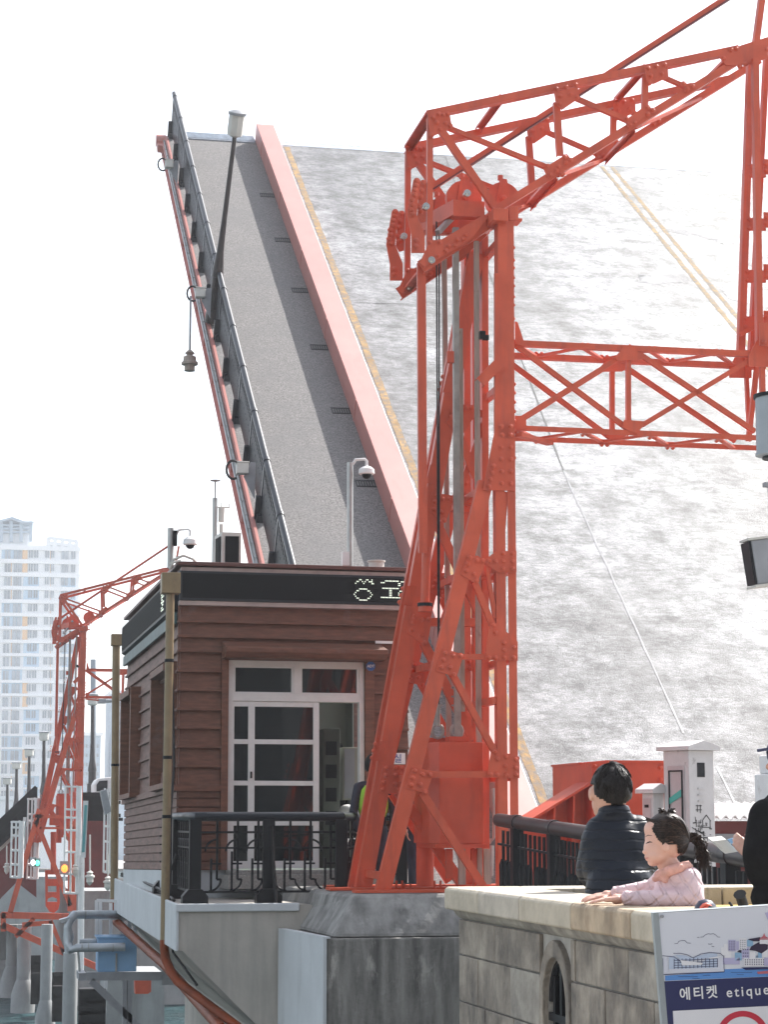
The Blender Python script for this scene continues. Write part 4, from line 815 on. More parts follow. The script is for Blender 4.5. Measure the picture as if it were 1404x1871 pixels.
# hanging lanterns
def lant(px,y0,y1,label,Y=65,s=.36):
    th=thing('hanging_lantern',label,'lantern',at(px,y0,Y),'lanterns hanging by the far tower'); p=at(px,y1,Y)
    b=MB(); b.cyl(at(px,y0,Y),p,.025,n=8); b.build('rod',M['offwhite'],th)
    b=MB(); b.lathe(p-V((0,0,.9*s)),[(.05*s,-.1),(.3*s,0),(.3*s,.35*s),(.42*s,.4*s),(.4*s,.55*s),(.2*s,.65*s),(.3*s,.8*s),(.1*s,.95*s)],12); b.build('lamp_body',M['offwhite'],th,smooth=True)
lant(164,1525,1592,'ivory lantern on a long rod in front of the far dark red girder'); lant(197,1560,1602,'ivory lantern hanging close to the rusty drain pipe'); lant(12,1545,1577,'small ivory lantern hanging at the left picture edge',68,.28); lant(137,1560,1580,'ivory lantern on the post of the far caged ladder',65.5,.3)
for px,py,col,nm,rad in((60,1576,(1,1,1),'white',.07),(68,1577,(.1,.9,.55),'green',.065),(117.5,1587,(1,.25,.04),'orange',.10)):
    th=thing('signal_light','lit %s signal lamp at the foot of the far tower'%nm,'signal light',at(px,py,65.4))
    b=MB(); b.ell(at(px,py,65.4),(rad,rad,rad*1.2),10,8); b.build('lens',emis('lit_'+nm+'_signal',col,1.3),th,smooth=True)
    b=MB(); b.box(at(px,py,65.4)+V((-rad*1.3,.05,-rad*1.8)),at(px,py,65.4)+V((rad*1.3,rad*2+.1,rad*2.2))); b.build('housing',M['grey'],th)
# far abutment, approach span, piers and fenders
b=MB(); b.box((at(128,1630,72).x,72,-7),(at(330,1630,72).x+1,84,at(150,1628,72).z)); th=thing('far_abutment','grey concrete abutment behind the foot of the far red tower','abutment',at(150,1628,72)); b.build('wall',M['conc_far'],th)
asp=thing('far_span','dark red steel bridge span with a black railing beyond the far tower','bridge',at(20,1560,80))
b=MB(); b.prism([at(*p,73) for p in((66,1494),(-40,1592),(-40,1700),(2,1640),(30,1612),(66,1640))],(0,8,0)); b.build('girder',M['red_dark'],asp)
b=MB(); b.prism([at(*p,72.9) for p in((66,1484),(-40,1584),(-40,1592),(66,1494))],(0,8.2,0)); b.build('deck_edge',M['conc'],asp)
b=MB()
for k in range(60): 
    x=66-k*1.8; y=1484+(66-x)*.943; b.bar(at(x,y,72.95),at(x,y-46,72.95),.07,.05)
for d in(-46,-4,-24): b.bar(at(66,1484+d,72.9),at(-40,1584+d,72.9),.14,.14)
b.build('railing',M['dark'],asp)
b=MB(); b.prism([at(*p,71) for p in((140,1500),(215,1500),(215,1622),(150,1622),(150,1560))],(0,.4,0)); b.build('girder',M['red_dark'],asp)
b=MB(); b.box((at(146,1500,72.2).x,72.2,at(146,1500,72).z),(at(225,1500,72).x,74,at(146,1494,72).z)); b.build('deck_edge',M['dark'],asp)
b=MB()
for k in range(26): b.bar(at(148+k*2.6,1496,71.5),at(148+k*2.6,1452,71.5),.06,.05)
for y in(1451,1466,1490): b.bar(at(146,y,71.45),at(220,y,71.45),.12,.12)
b.build('railing',M['dark'],asp)
def pier(px,w_,Y,label,ytop=1690):
    c=at(px,1600,Y); r=w_*Y/3800/2*.98; th=thing('mooring_dolphin',label,'dolphin',(c.x,Y,-6.4),'round concrete dolphins by the far tower')
    b=MB(); b.lathe((c.x,Y,-6.4),[(r,.9),(r,at(px,ytop,Y).z+6.4),(r*.96,at(px,ytop,Y).z+6.42)],20); b.build('shaft',M['conc_far'],th,smooth=True)
    b=MB(); b.lathe((c.x,Y,-6.4),[(r*1.75,-.6),(r*1.75,.75),(r*1.2,1.15),(r,1.25)],20); b.build('footing',M['conc_far'],th,smooth=True)
pier(-2,52,80,'pale round concrete dolphin cut by the left picture edge'); pier(26,24,76,'pale round dolphin, second from the left picture edge'); pier(47,25,70,'pale round dolphin directly left of the lower black fender'); pier(88,21,62,'pale round dolphin between two pairs of black fenders'); pier(132,27,54,'wide pale round dolphin under the white pipes',1742)
def fender(x0,x1,y0,y1,Y,label):
    b=MB(); p,q=at(x0,y1,Y),at(x1,y0,Y); b.box((p.x,Y,p.z),(q.x,Y+1.2,q.z)); n=4
    for k in range(n): z=p.z+(q.z-p.z)*(k+.5)/n; b.box((p.x-.05,Y-.06,z-.18),(q.x+.02,Y-.003,z+.18))
    o=b.build('rubber_fender',M['cable'],bevel=.06); tag(o,label,'fender','black fenders between the dolphins')
fender(54,77,1750,1790,74,'upper left black rubber fender, small'); fender(58,83,1782,1830,66,'black rubber fender left of the middle dolphin'); fender(97,117,1783,1810,68,'small black rubber fender right of the middle dolphin'); fender(97,124,1806,1862,60,'black rubber fender left of the widest dolphin'); fender(146,192,1811,1890,48,'largest black rubber fender under the blue tank bracket')
b=MB(); b.prism([at(*p,55) for p in((197,1780),(300,1780),(300,1900),(192,1900))],(0,3,0)); o=b.build('quay_block',M['conc_far']); tag(o,'pale concrete quay block behind the grey steel bracket','block')
b=MB(); b.prism([at(*p,46) for p in((246,1780),(276,1780),(276,1812),(270,1816),(247,1816))],(0,.3,0)); o=b.build('red_plate',M['red']); tag(o,'small dull red plate behind the grey steel bracket','plate')
# blue tank on a bracket with lagged pipes
YB2=29.0
M['blue']=mat('sky_blue_tank_paint',(.26,.46,.70),.5,.08,2)
p,q=at(178,1776,YB2),at(250,1714,YB2)
th=thing('blue_tank','light blue rectangular tank on a grey steel bracket below the cabin','tank',p)
b=MB(); b.box((p.x,YB2,p.z),(q.x,YB2+.5,q.z)); b.build('body',M['blue'],th,bevel=.006); b=MB(); b.box((p.x-.02,YB2-.02,q.z+.001),(q.x+.02,YB2+.52,q.z+.025)); b.build('lid',M['blue'],th)
b=MB(); b.box((at(210,1776,YB2).x,YB2-.02,p.z),(at(213,1776,YB2).x,YB2-.002,q.z-.2)); b.build('strap',M['steel'],th)
th=thing('steel_bracket','grey galvanised steel bracket carrying the blue tank','bracket',at(160,1780,YB2))
def zb(name,a,c,w_): b=MB(); b.chan(at(*a,YB2-.06),at(*c,YB2-.06),w_/128,.1,.012); b.build(name,M['grey'],th)
zb('arm',(158,1784,),(310,1784),14); zb('brace',(166,1792),(258,1880),12); zb('post',(228,1792),(228,1900),7); zb('post',(237,1792),(237,1900),8); b=MB(); b.obox(at(296,1800,YB2-.08),(.16,0,0),(0,.02,0),(0,0,.28)); b.build('end_plate',M['grey'],th)
b=MB(); b.bar(at(150,1785,YB2),at(150,1785,YB2)+V((0,.6,0)),.1,.1); b.bar(at(160,1783,YB2+.6),at(300,1783,YB2+.6),.1,.1); b.build('arm',M['grey'],th)
M['lag']=mat('aluminium_pipe_lagging',(.50,.54,.57),.4,.1,7,metal=.35)
th=thing('lagged_pipe','pale metal clad pipes bending in front of the blue tank','pipe',at(130,1700,YB2))
b=MB(); b.tube([at(262,1671,YB2+1),at(150,1671,YB2+.2),at(136,1671,YB2),at(126,1682,YB2-.05),at(123,1696,YB2-.05),at(127,1712,YB2-.05),at(124,1722,YB2-.05),at(130,1735,YB2-.1),at(140,1732,YB2-.12),at(228,1730,YB2-.12)],.058,12); b.build('pipe_run',M['lag'],th,smooth=True)
b=MB(); b.tube([at(122,1692,YB2),at(121,1712,YB2),at(124,1742,YB2)],.045,10); b.tube([at(145,1722,YB2+.3),at(180,1722,YB2+.3)],.05,10); b.prism([at(*p,YB2-.1) for p in((108,1681),(126,1676),(130,1680),(112,1687))],(0,.25,0)); b.build('pipe_elbow',M['lag'],th,smooth=True)
b=MB()
for a,c in((143,1671),(155,1671),(148,1731),(160,1731),(205,1731)): b.cyl(at(a,c,YB2+(.2 if c<1700 else -.12)),at(a+2,c,YB2+(.2 if c<1700 else -.12)),.06,n=12)
b.cyl(at(142,1735,YB2),at(145,1775,YB2),.015,n=6); b.build('pipe_clamp',M['steel'],th)
th=thing('platform_guard','white steel guard rail standing behind the blue tank','guard rail',at(178,1710,YB2+.7)); b=MB()
for x in(176,183,202,222,236,247): b.bar(at(x,1712,YB2+.7),at(x,1645 if x<200 else 1650,YB2+.7),.045,.045)
for y in(1645,1677): b.bar(at(176,y,YB2+.7),at(250,y+3,YB2+.7),.04,.04)
b.build('rails',M['white'],th)
# far street lamps
for lab,px,py,pb,Y in(('dark lamp post with a pale drum head nearest the far tower boom',169,1267,1450,90),('dark lamp post half hidden behind the far tower legs',80,1336,1480,100),('dark lamp post with a wire to the left, left of the far tower',53,1367,1490,108),('short dark lamp post near the left picture edge',13,1420,1530,112),('thin dark post with two side arms at the left',30,1392,1500,106)):
    street_lamp('street_lamp',lab,at(px-1,pb,Y),at(px,py,Y),.14,1.2,'lamp posts on the far approach')
th=thing('tall_mast','pale grey thick mast behind the far cross truss','mast',at(170,1430,120)); b=MB(); b.cyl(at(170,1440,120),at(170,1205,120),.16,n=12); b.build('pole',mat('pale_grey_mast',(.35,.38,.42),.5,.05),th,smooth=True)
b=MB(); b.box(at(178,1285,88),at(193,1277,88)+V((0,.4,0))); b.cyl(at(193,1281,88),at(212,1280,88),.08,n=8); b.build('flood_light',M['grey'],th)
# parked vehicles seen as a pale roof over the far railing
th=thing('truck','white truck roof showing above the far railing beside the drain pipe','truck',at(180,1450,76)); b=MB(); b.prism([at(*p,76) for p in((172,1470),(172,1433),(178,1422),(216,1419),(222,1424),(222,1470))],(0,2.2,0)); b.build('body',M['white'],th,bevel=.08); b=MB(); b.prism([at(*p,75.97) for p in((176,1446),(176,1434),(181,1427),(196,1426),(196,1446))],(0,.02,0)); b.build('windscreen',M['dark'],th)
# flats
def bldg(name,label,x0,x1,ytop,Y,dep,wallm):
    a=at(x0,ytop,Y); c=at(x1,ytop,Y); th=thing(name,label,'building',(a.x,Y,-6)); b=MB(); b.box((a.x,Y,-6),(c.x,Y+dep,a.z)); b.build('wall',wallm,th); return th
M['grey_far']=mat('pale_blue_grey_render',(.42,.50,.58),.8,.05,.05); M['apt']=mat('white_render',(.86,.87,.88),.8,.03,.05); M['aptwin']=mat('far_window_glass',(.34,.38,.42),.3,.25,.3,spec=.8); M['aptblue']=mat('pale_blue_render',(.52,.66,.78),.8,.03,.1); M['apto']=mat('pale_orange_render',(.80,.52,.30),.8,.05,.1)
AY=330
ap=bldg('apartment_tower','tall white apartment tower with pale blue and orange bands at the left edge','',0,0,AY,1,M['apt']) if 0 else None
xl,xr=-75,146
ap=bldg('apartment_tower','tall white apartment tower with pale blue and orange bands at the left edge',xl,xr,992,AY,16,M['apt'])
def arect(mb,x0,x1,y0,y1,d): p,q=at(x0,y1,AY),at(x1,y0,AY); mb.box((p.x,AY-d,p.z),(q.x,AY-.01,q.z))
b=MB(); p,q=at(-75,992,AY),at(58,965,AY); b.box((p.x,AY+.5,p.z),(q.x,AY+14,q.z)); p,q=at(88,996,AY),at(146,981,AY); 
b.box((at(0,992,AY).x,AY+1,at(0,992,AY).z),(at(20,980,AY).x,AY+10,at(0,975,AY).z)); b.build('roof_house',M['apt'],ap)
b=MB()
for y in(983,992): b.bar(at(88,y,AY),at(140,y+6,AY),.5,.5)
for x in(88,100,114,127,139): b.bar(at(x,1000,AY),at(x,982+(x-88)*.12,AY),.6,.6)
b.build('roof_frame',M['apt'],ap)
b=MB(); b.prism([at(*p,AY-1) for p in((-5,951),(22,944),(44,952),(62,953),(62,955),(40,956),(20,948),(-5,955))],(0,12,0))
for x in(2,20,38,56): b.bar(at(x,990,AY),at(x,952,AY),.5,.5)
for y in(960,966,972): b.bar(at(0,y,AY),at(57,y,AY),.3,.3)
b.build('roof_canopy',M['grey_far'],ap)
b=MB()
for f in range(23):
    if f%5 in(2,3): arect(b,42,71,1012+f*24.4-9,1012+f*24.4+15.4,.08)
    if f%5 in(2,3): arect(b,112,138,1012+f*24.4-9,1012+f*24.4+15.4,.08)
    if f%5 in (4,0): arect(b,2,40,1012+f*24.4-9,1012+f*24.4+15.4,.07)
b.build('blue_band',M['aptblue'],ap)
b=MB()
for f in range(23):
    if f%5 in(0,1): arect(b,40,50,1003+f*24.4,1003+f*24.4+24.3,.12)
    arect(b,91,92.5,1003+f*24.4,1003+f*24.4+24.3,.06)
    arect(b,19,21,1003+f*24.4,1003+f*24.4+24.3,.06)
b.build('orange_band',M['apto'],ap)
b=MB(); 
for f in range(24): arect(b,-70,145.9,1000+f*24.4,1002.6+f*24.4,.35)
b.build('floor_slab',M['apt'],ap)
rest=MB(); cnt=0
for f in range(22):
    y=1006+f*24.4; off=-(f*.42)
    for x0,x1,h in((8,19,17),(24.5,39.5,17),(52,59.5,13),(62,69.5,13),(82,89,13),(92.5,99,13),(112,124.5,15),(129.5,137.5,15)):
        tgt=MB() if cnt<99 else rest; xm=(x0+x1)/2
        for a,c in((x0,xm-.4),(xm+.4,x1)):
            p,q=at(a+off,y+h,AY),at(c+off,y,AY); tgt.box((p.x,AY-.2,p.z),(q.x,AY-.13,q.z))
        if cnt<99: tgt.build('window',M['aptwin'],ap)
        cnt+=1
o=rest.build('window',M['aptwin'],ap); o['kind']='stuff'
M['grey_far']=mat('pale_blue_grey_render',(.42,.50,.58),.8,.05,.05)
for lab,x0,x1,yt,Y,wx in(('pale blue grey block of flats seen between the far tower and the drain pipe',139,184,1344,300,(145,150,156,163,169,176)),('taller blue grey block behind the far drain pipe',204,262,1268,310,(207,212,217,222)),('long low pale building at the foot of the flats',-60,146,1462,260,())):
    g=bldg('apartment_block',lab,x0,x1,yt,Y,14,M['grey_far'] if wx else M['apt'])
    for x in wx:
        for k in range(7):
            y=yt+16+k*17; p,q=at(x,y+6,Y),at(x+3.6,y,Y); b=MB(); b.box((p.x,Y-.1,p.z),(q.x,Y-.01,q.z)); b.build('window',M['aptwin'],g)
    p=at(x0,yt,Y); q=at(x1,yt,Y); b=MB(); b.box((p.x-.3,Y-.3,p.z+.01),(q.x+.3,Y+14.3,p.z+.5)); b.build('parapet',M['apt'],g)
b=MB(); b.poly([(-700,255,-5.9),(700,255,-5.9),(700,1300,-5.9),(-700,1300,-5.9)],[(0,1,2,3)]); st('far_bank',b,M['pave'])
b=MB(); rr=random.Random(3); n=90
top=[(-690+k*15.5,8+16*abs(noise.noise((k*.09,1,2)))+6*noise.noise((k*.4,3,2))) for k in range(n)]
b.prism([V((x,900,z)) for x,z in top]+[V((top[-1][0],900,-6)),V((top[0][0],900,-6))],(0,200,0)); st('hills',b,mat('hazy_green_hill',(.06,.09,.05),.9,.3,.02))
# ================================================================ stone parapet
M['stone']=mat('weathered_sandstone',(.31,.275,.225),.9,.30,5,bump=.6,bscale=30,stain=((.07,.066,.062),3.2,.47,.70,(1.6,1.6,.6)),detail=14,col2=(.15,.13,.11))
M['stone2']=mat('pale_patched_sandstone',(.38,.35,.30),.9,.25,5,bump=.5,bscale=30,stain=((.11,.10,.095),3.6,.46,.70),detail=14)
M['coping_a']=mat('cream_coping_stone',(.52,.46,.36),.85,.14,6,bump=.3,bscale=40,stain=((.30,.25,.18),5,.55,.8))
M['coping_b']=mat('rust_brown_coping_stone',(.46,.36,.25),.85,.25,6,bump=.3,bscale=40,stain=((.20,.12,.07),5,.50,.75,(2,2,.6)))
M['coping_c']=mat('grey_cream_coping_stone',(.50,.45,.37),.85,.2,5,bump=.3,bscale=40,stain=((.20,.17,.13),7,.58,.74,(3,3,.4)))
M['mortar']=mat('pale_mortar',(.40,.385,.35),.9,.15,8,bump=.3,bscale=60)
PO=V((2.231,9.874,-.32)); par=thing('stone_parapet','weathered stone parapet wall with a thick coping and an arched barred opening','parapet',PO); par.rotation_euler=(0,0,R(1.7))
def PP(x,y,z): return PO+V((x,y,z))
def pb(mb,x0,x1,y0,y1,z0,z1): return mb.box(PP(x0,y0,z0),PP(x1,y1,z1))
def py_of(px): q=atx(px,1650,2.28); return q.y-9.874
js=[0,py_of(885),py_of(953),py_of(1038),py_of(1137),py_of(1260),py_of(1400),-4.2,-5.0,-6.0]
cm=['coping_a','coping_c','coping_a','coping_b','coping_a','coping_b','coping_a','coping_a','coping_b']
for i in range(len(js)-1):
    b=MB(); e=.004; y0,y1=js[i+1]+e,js[i]-e
    b.prism([PP(0,0,-.012),PP(0,0,-.098),PP(.03,0,-.10),PP(.37,0,-.10),PP(.37,0,0),PP(.014,0,0)],(0,0,1e-9)) if 0 else None
    b.prism([PP(.0,y0,-.014),PP(.0,y0,-.098),PP(.008,y0,-.105),PP(.37,y0,-.105),PP(.37,y0,0),PP(.014,y0,0)],(0,y1-y0,0))
    b.build('coping_stone',M[cm[i]],par,bevel=.006)
for i in range(5):
    b=MB(); x0=.38+i*.9; pb(b,x0,x0+.892,-.36,.0,-.105,.0); b.build('coping_stone',M['coping_a' if i%2 else 'coping_c'],par,bevel=.006)
b=MB(); b.prism([PP(.035,-6,-.106),PP(.05,-6,-.13),PP(.075,-6,-.15),PP(.3,-6,-.15),PP(.3,-6,-.106)],(0,5.97,0)); b.build('moulding',M['stone2'],par)
yc=py_of(990); hw=.155; zs=-.42; top=-.235
arch=[PP(.075,yc-hw,-1.2)]+[PP(.075,yc-hw*math.cos(R(a)),zs+(top-zs)*math.sin(R(a))) for a in range(0,181,15)]+[PP(.075,yc+hw,-1.2)]
b=MB(); b.prism_holes([PP(.075,-6,-.151),PP(.075,-.06,-.151),PP(.075,-.06,-1.9),PP(.075,-6,-1.9)],[arch],(.25,0,0)); pb(b,.08,4.9,-.33,-.03,-1.2,-.106); b.build('wall_core',M['mortar'],par)
b=MB(); bp_=MB(); z=-.152; rr=random.Random(5); k=0
for h in(.165,.215,.215,.215,.25,.3):
    y=-.062; first=True
    while y>-5.5:
        L=(.34 if (first and k%2) else rr.uniform(.45,.72)); y1=y-L+.008; first=False
        segs=[(y1,y)]; ring0,ring1=yc-hw-.052,yc+hw+.052
        if z-h<1: 
            out=[]
            for a,c in segs:
                if c<=ring0 or a>=ring1: out.append((a,c))
                else:
                    if a<ring0: out.append((a,ring0-.004))
                    if c>ring1: out.append((ring1+.004,c))
            segs=out
        for a,c in segs:
            tgt=bp_ if rr.random()<.3 else b
            o_=rr.uniform(.002,.010); pb(tgt,.06-o_*.5,.0745,a,c,z-h+.007,z)
        y-=L
    z-=h; k+=1
b.build('masonry',M['stone'],par,bevel=.004); bp_.build('masonry',M['stone2'],par,bevel=.004)
b=MB(); ro=hw+.048; ri=hw
pts_o=[(yc-ro,-1.2)]+[(yc-ro*math.cos(R(a)),zs+(top-zs+.07)*math.sin(R(a))) for a in range(0,181,12)]+[(yc+ro,-1.2)]
pts_i=[(yc-ri,-1.2)]+[(yc-ri*math.cos(R(a)),zs+(top-zs)*math.sin(R(a))) for a in range(0,181,12)]+[(yc+ri,-1.2)]
b.prism([PP(.048,*p) for p in pts_o]+[PP(.048,*p) for p in reversed(pts_i)],(.032,0,0)); b.build('opening_surround',M['stone'],par,bevel=.006)
b=MB()
for y in(yc-.09,yc,yc+.09): pb(b,.080,.10,y-.013,y+.013,-1.2,top-.03+(-.05 if y!=yc else 0))
for zz in(-.48,-.62,-.78): pb(b,.076,.104,yc-hw,yc+hw,zz-.016,zz+.016)
b.tube([PP(.09,yc-hw*.93*math.cos(R(a)),zs+(top-zs-.02)*math.sin(R(a))) for a in range(0,181,15)],.016,6); b.build('window_grille',M['dark'],par)
b=MB(); pb(b,.34,.36,-6,-.4,-1.2,-.106); b.build('inner_face',M['stone2'],par)
# yellow block and small things behind the parapet
p=at(1300,1655,9.35); b=MB(); b.box((p.x,9.2,-1.36),(p.x+.75,9.45,p.z)); o=b.build('yellow_block',mat('yellow_painted_block',(.62,.42,.09),.6,.1,4),bevel=.01); tag(o,'yellow painted block against the far parapet, behind the handlebar','block')
# ================================================================ notice board in front
SY=5.2
def SP(px,py,d=0.0): return at(px,py,SY)+V((0,-d,0))
def g(x,y): return 1180+x/6.268,1640+y/6.268
sgn=thing('notice_board','white notice board with a city drawing and a navy band of lettering','notice board',at(1300,1850,SY))
TLp=(1204,1668); 
def topy(px): return 1668-(px-1204)*.066
def leftx(py): return 1204+(py-1668)*.083
b=MB(); b.prism([SP(1204,1668),SP(1560,topy(1560)),SP(1600,2150),SP(leftx(2110),2110)],(0,.012,0)); b.build('board',mat('white_board_sheet',(.66,.68,.74),.4,.03,2),sgn)
b=MB(); b.prism([SP(1193.5,1668,.002),SP(1204,1668,.002),SP(leftx(2110),2110,.002),SP(leftx(2110)-10.5,2110,.002)],(0,.016,0)); b.prism([SP(1193.5,1667.6,.001),SP(1560,topy(1560)-.4,.001),SP(1560,topy(1560)+.0,.001),SP(1193.5,1668,.001)],(0,.05,0)); b.build('edge_trim',mat('grey_aluminium_edge',(.34,.38,.40),.45,.08,4,metal=.3),sgn)
b=MB(); b.cyl(SP(*g(186,214),.001),SP(*g(186,214),.008),.0042,n=10); b.build('screw',M['grey'],sgn)
for x in(1330,1540): b=MB(); b.cyl(at(x,1700,SY+.04),at(x,1700,SY+.04)-V((0,0,1.2)),.02,n=8); b.build('support_post',M['grey'],sgn)
INK={'navy':(.02,.025,.10),'sea':(.10,.27,.62),'lav':(.45,.43,.62),'pale':(.62,.64,.72),'sky':(.25,.42,.60),'tree':(.03,.02,.05),'red':(.55,.03,.06),'brick':(.50,.14,.17),'white':(.74,.74,.77),'lite':(.48,.56,.70)}
for k,v in list(INK.items()): INK[k]=mat('print_ink_'+k,v,.45,.02,3)
def ink(c,pts,lay,name='print_shape'):
    b=MB(); P=[SP(*g(*p),.0006*lay) for p in pts]; n=len(b.v); b.v+=P; b.f+=[tuple(t) for t in tessellate_polygon([P])]
    return b
def shapes(name,c,lst,lay):
    B=MB()
    for pts in lst:
        q=ink(c,pts,lay); n=len(B.v); B.v+=q.v; B.f+=[tuple(i+n for i in f) for f in q.f]
    return B.build(name,INK[c],sgn)
def rect(x0,y0,x1,y1): return [(x0,y0),(x1,y0),(x1,y1),(x0,y1)]
def line(p,w_=5):
    out=[]
    for (x0,y0),(x1,y1) in zip(p,p[1:]):
        l=math.hypot(x1-x0,y1-y0) or 1; nx,ny=-(y1-y0)/l*w_/2,(x1-x0)/l*w_/2; out.append([(x0+nx,y0+ny),(x1+nx,y1+ny),(x1-nx,y1-ny),(x0-nx,y0-ny)])
    return out
shapes('navy_band','navy',[[(176,960),(2300,868),(2300,2600),(300,2600)]],1)
shapes('white_panel','white',[[(315,1298),(2300,1195),(2300,2600),(380,2600)]],2)
shapes('sea_print','sea',[[(228,893),(905,852),(905,822),(1404,798),(2300,750),(2300,868),(228,952)]],1)
shapes('sea_lines','navy',line([(375,905),(600,905)],4)+line([(540,925),(620,925)],4)+line([(660,892),(745,888)],4)+line([(980,856),(1225,858)],4)+line([(1050,880),(1130,880)],4),2)
shapes('quay_line','navy',line([(195,882),(905,850)],9),3)
shapes('terminal_wall','pale',[[(200,700),(250,690),(265,860),(205,875)],[(830,680),(885,665),(900,845),(830,855)],[(270,820),(830,800),(830,850),(270,862)]],2)
shapes('terminal_glass','lite',[[(270,685),(330,665),(400,720),(430,770),(640,755),(720,690),(830,690),(830,800),(270,820)],[(340,655),(440,660),(540,690),(700,640),(820,640),(830,690),(720,690),(430,740)]],2)
ln=[]
for k in range(12): ln+=line([(330+k*45,690+abs(6-k)*2),(330+k*45,818-k*2)],7)
for k in range(4): ln+=line([(325,720+k*28),(830,700+k*28)],6)
ln+=line([(195,665),(330,680),(400,730),(430,768)],6)+line([(320,640),(400,638),(480,655),(545,690),(640,645),(740,628),(860,640),(895,672)],6)+line([(200,695),(205,875)],5)+line([(895,665),(905,850)],5)
shapes('terminal_lines','navy',ln,3)
shapes('terminal_canopy','white',[[(400,715),(560,735),(660,750),(640,770),(420,775)],[(720,690),(830,672),(890,665),(830,690),(740,700)]],4)
shapes('cloud_lines','navy',line([(595,455),(620,455)],5)+line([(632,453),(665,450),(690,425),(725,412),(745,420),(780,412),(810,430),(830,452),(858,453)],5)+line([(335,528),(370,525),(385,500),(415,492),(455,492),(480,520),(520,522)],5)+line([(720,530),(745,535),(768,527)],5)+line([(760,558),(790,562)],5),1)
shapes('town_blocks_white','white',[rect(900,530,945,600),rect(868,570,910,660),rect(910,600,985,690),rect(1075,465,1160,600),rect(1195,620,1290,690),rect(1340,590,1404,680),rect(1130,690,1360,785),rect(1420,600,1560,700)],2)
shapes('town_blocks_lavender','lav',[rect(950,485,1035,615),rect(890,690,965,765),rect(965,688,1082,765),rect(1040,500,1075,600),rect(1105,570,1190,700),rect(1360,690,1440,780)],2)
shapes('town_blocks_blue','sky',[rect(1165,485,1235,560),rect(1025,630,1105,720),rect(1262,625,1335,690)],2)
shapes('trees','tree',[[(1170,480),(1200,470),(1240,465),(1290,455),(1320,452),(1310,500),(1240,500)],[(1190,600),(1210,560),(1260,530),(1300,510),(1404,540),(1404,590),(1330,640),(1260,610)],[(1050,620),(1075,600),(1100,600),(1100,635)]],3)
shapes('pavilion_roof','brick',[[(1308,470),(1345,440),(1360,405),(1372,440),(1420,470)],[(1300,475),(1430,475),(1420,482),(1310,482)]],4)
shapes('pavilion_wall','white',[rect(1308,484,1420,530)],4)
wn=[]
for x in(960,980,1000,1018):
    for y in range(500,605,18): wn.append(rect(x,y,x+8,y+8))
for x in(1085,1110,1135):
    for y in range(485,590,24): wn.append(rect(x,y,x+9,y+10))
for x in range(1140,1350,26):
    for y in range(705,775,26): wn.append(rect(x,y,x+10,y+14))
for x in(1115,1140,1165):
    for y in(590,630,665): wn.append(rect(x,y,x+14,y+10))
shapes('town_windows','navy',wn+[[(1095,800),(1404,795),(1600,780),(1600,812),(1404,820),(1150,828)]],4)
shapes('boat_deck','brick',[[(1275,850),(1420,835),(1420,868),(1290,875)]],4)
shapes('tower_print','lav',[[(1368,172),(1500,160),(1480,240),(1400,250)]],2)
ring=[];c0=(1115,1590)
for k in range(48):
    a0,a1=R(7.5*k),R(7.5*k+7.5); ring.append([(c0[0]+r_*math.cos(a),c0[1]+r_*.98*math.sin(a)) for r_,a in((300,a0),(300,a1),(232,a1),(232,a0))])
shapes('prohibition_ring','red',ring,3)
sx=(SP(1404,1655)-SP(1204,1668.2)); sx.y=0; sz=V((-sx.z,0,sx.x))
text('에티켓',.0345,SP(*g(392,1165),.0012),sx,sz,M['signwhite'],'lettering',sgn,ext=.0003,bold=.0005,space=1.25)
text('etiquette',.0355,SP(*g(930,1141),.0012),sx,sz,M['signwhite'],'lettering',sgn,ext=.0003,bold=.0003,space=1.32)
# ================================================================ equipment beyond the railing
M['cab_white']=mat('scratched_white_cabinet',(.60,.575,.57),.6,.06,5,stain=((.22,.19,.18),6,.62,.74)); M['cab_shade_pink']=mat('grimy_shade_pink_cabinet',(.52,.45,.45),.6,.1,5,stain=((.2,.17,.16),5,.58,.75))  # second one puts the left side's pinkish shade into the door colour, with grime
def cabinet(name,label,px,ytop,Y,wd,dp,rot,door):
    o=at(px,ytop,Y); base=-.88; H=o.z-base; th=thing(name,label,'utility cabinet',(o.x,Y,base)); th.rotation_euler=(0,0,R(rot)); q=V((o.x,Y,base))
    b=MB(); b.box(q+V((0,0,0)),q+V((wd,dp,H-.1))); body=b.build('body',M['cab_white'],th,bevel=.006)
    b=MB(); b.prism([q+V((-.05,-.05,H-.099)),q+V((wd+.05,-.05,H-.099)),q+V((wd+.05,-.05,H-.06)),q+V((wd/2,-.05,H)),q+V((-.05,-.05,H-.06))],(0,dp+.1,0)); b.build('roof',M['cab_white'],th,bevel=.004)
    return th,q,H
th,q,H=cabinet('utility_cabinet','tall scratched white utility cabinet with a peaked roof, a framed door and black ink drawings',1259,1352,19.6,.34,.36,25,1)
b=MB(); b.box(q+V((.11,-.006,H-.36)),q+V((.21,-.001,H-.22))); b.build('vent',M['dark'],th)
b=MB()
for k in range(3): b.box(q+V((.11,-.012,H-.60+k*.06)),q+V((.20,-.001,H-.585+k*.06)))
b.build('louvre',M['cab_white'],th)
b=MB(); b.box(q+V((-.008,.06,.45)),q+V((-.001,.30,H-.25))); d=b.build('door',M['cab_shade_pink'],th,bevel=.003)
b=MB(); rr=[(0,.09,.75),(0,.27,.75),(0,.27,H-.30),(0,.09,H-.30),(0,.09,.75)]; b.tube([q+V((-.012,y,z)) for _,y,z in rr],.012,6); b.build('door_seal',M['cable'],d)
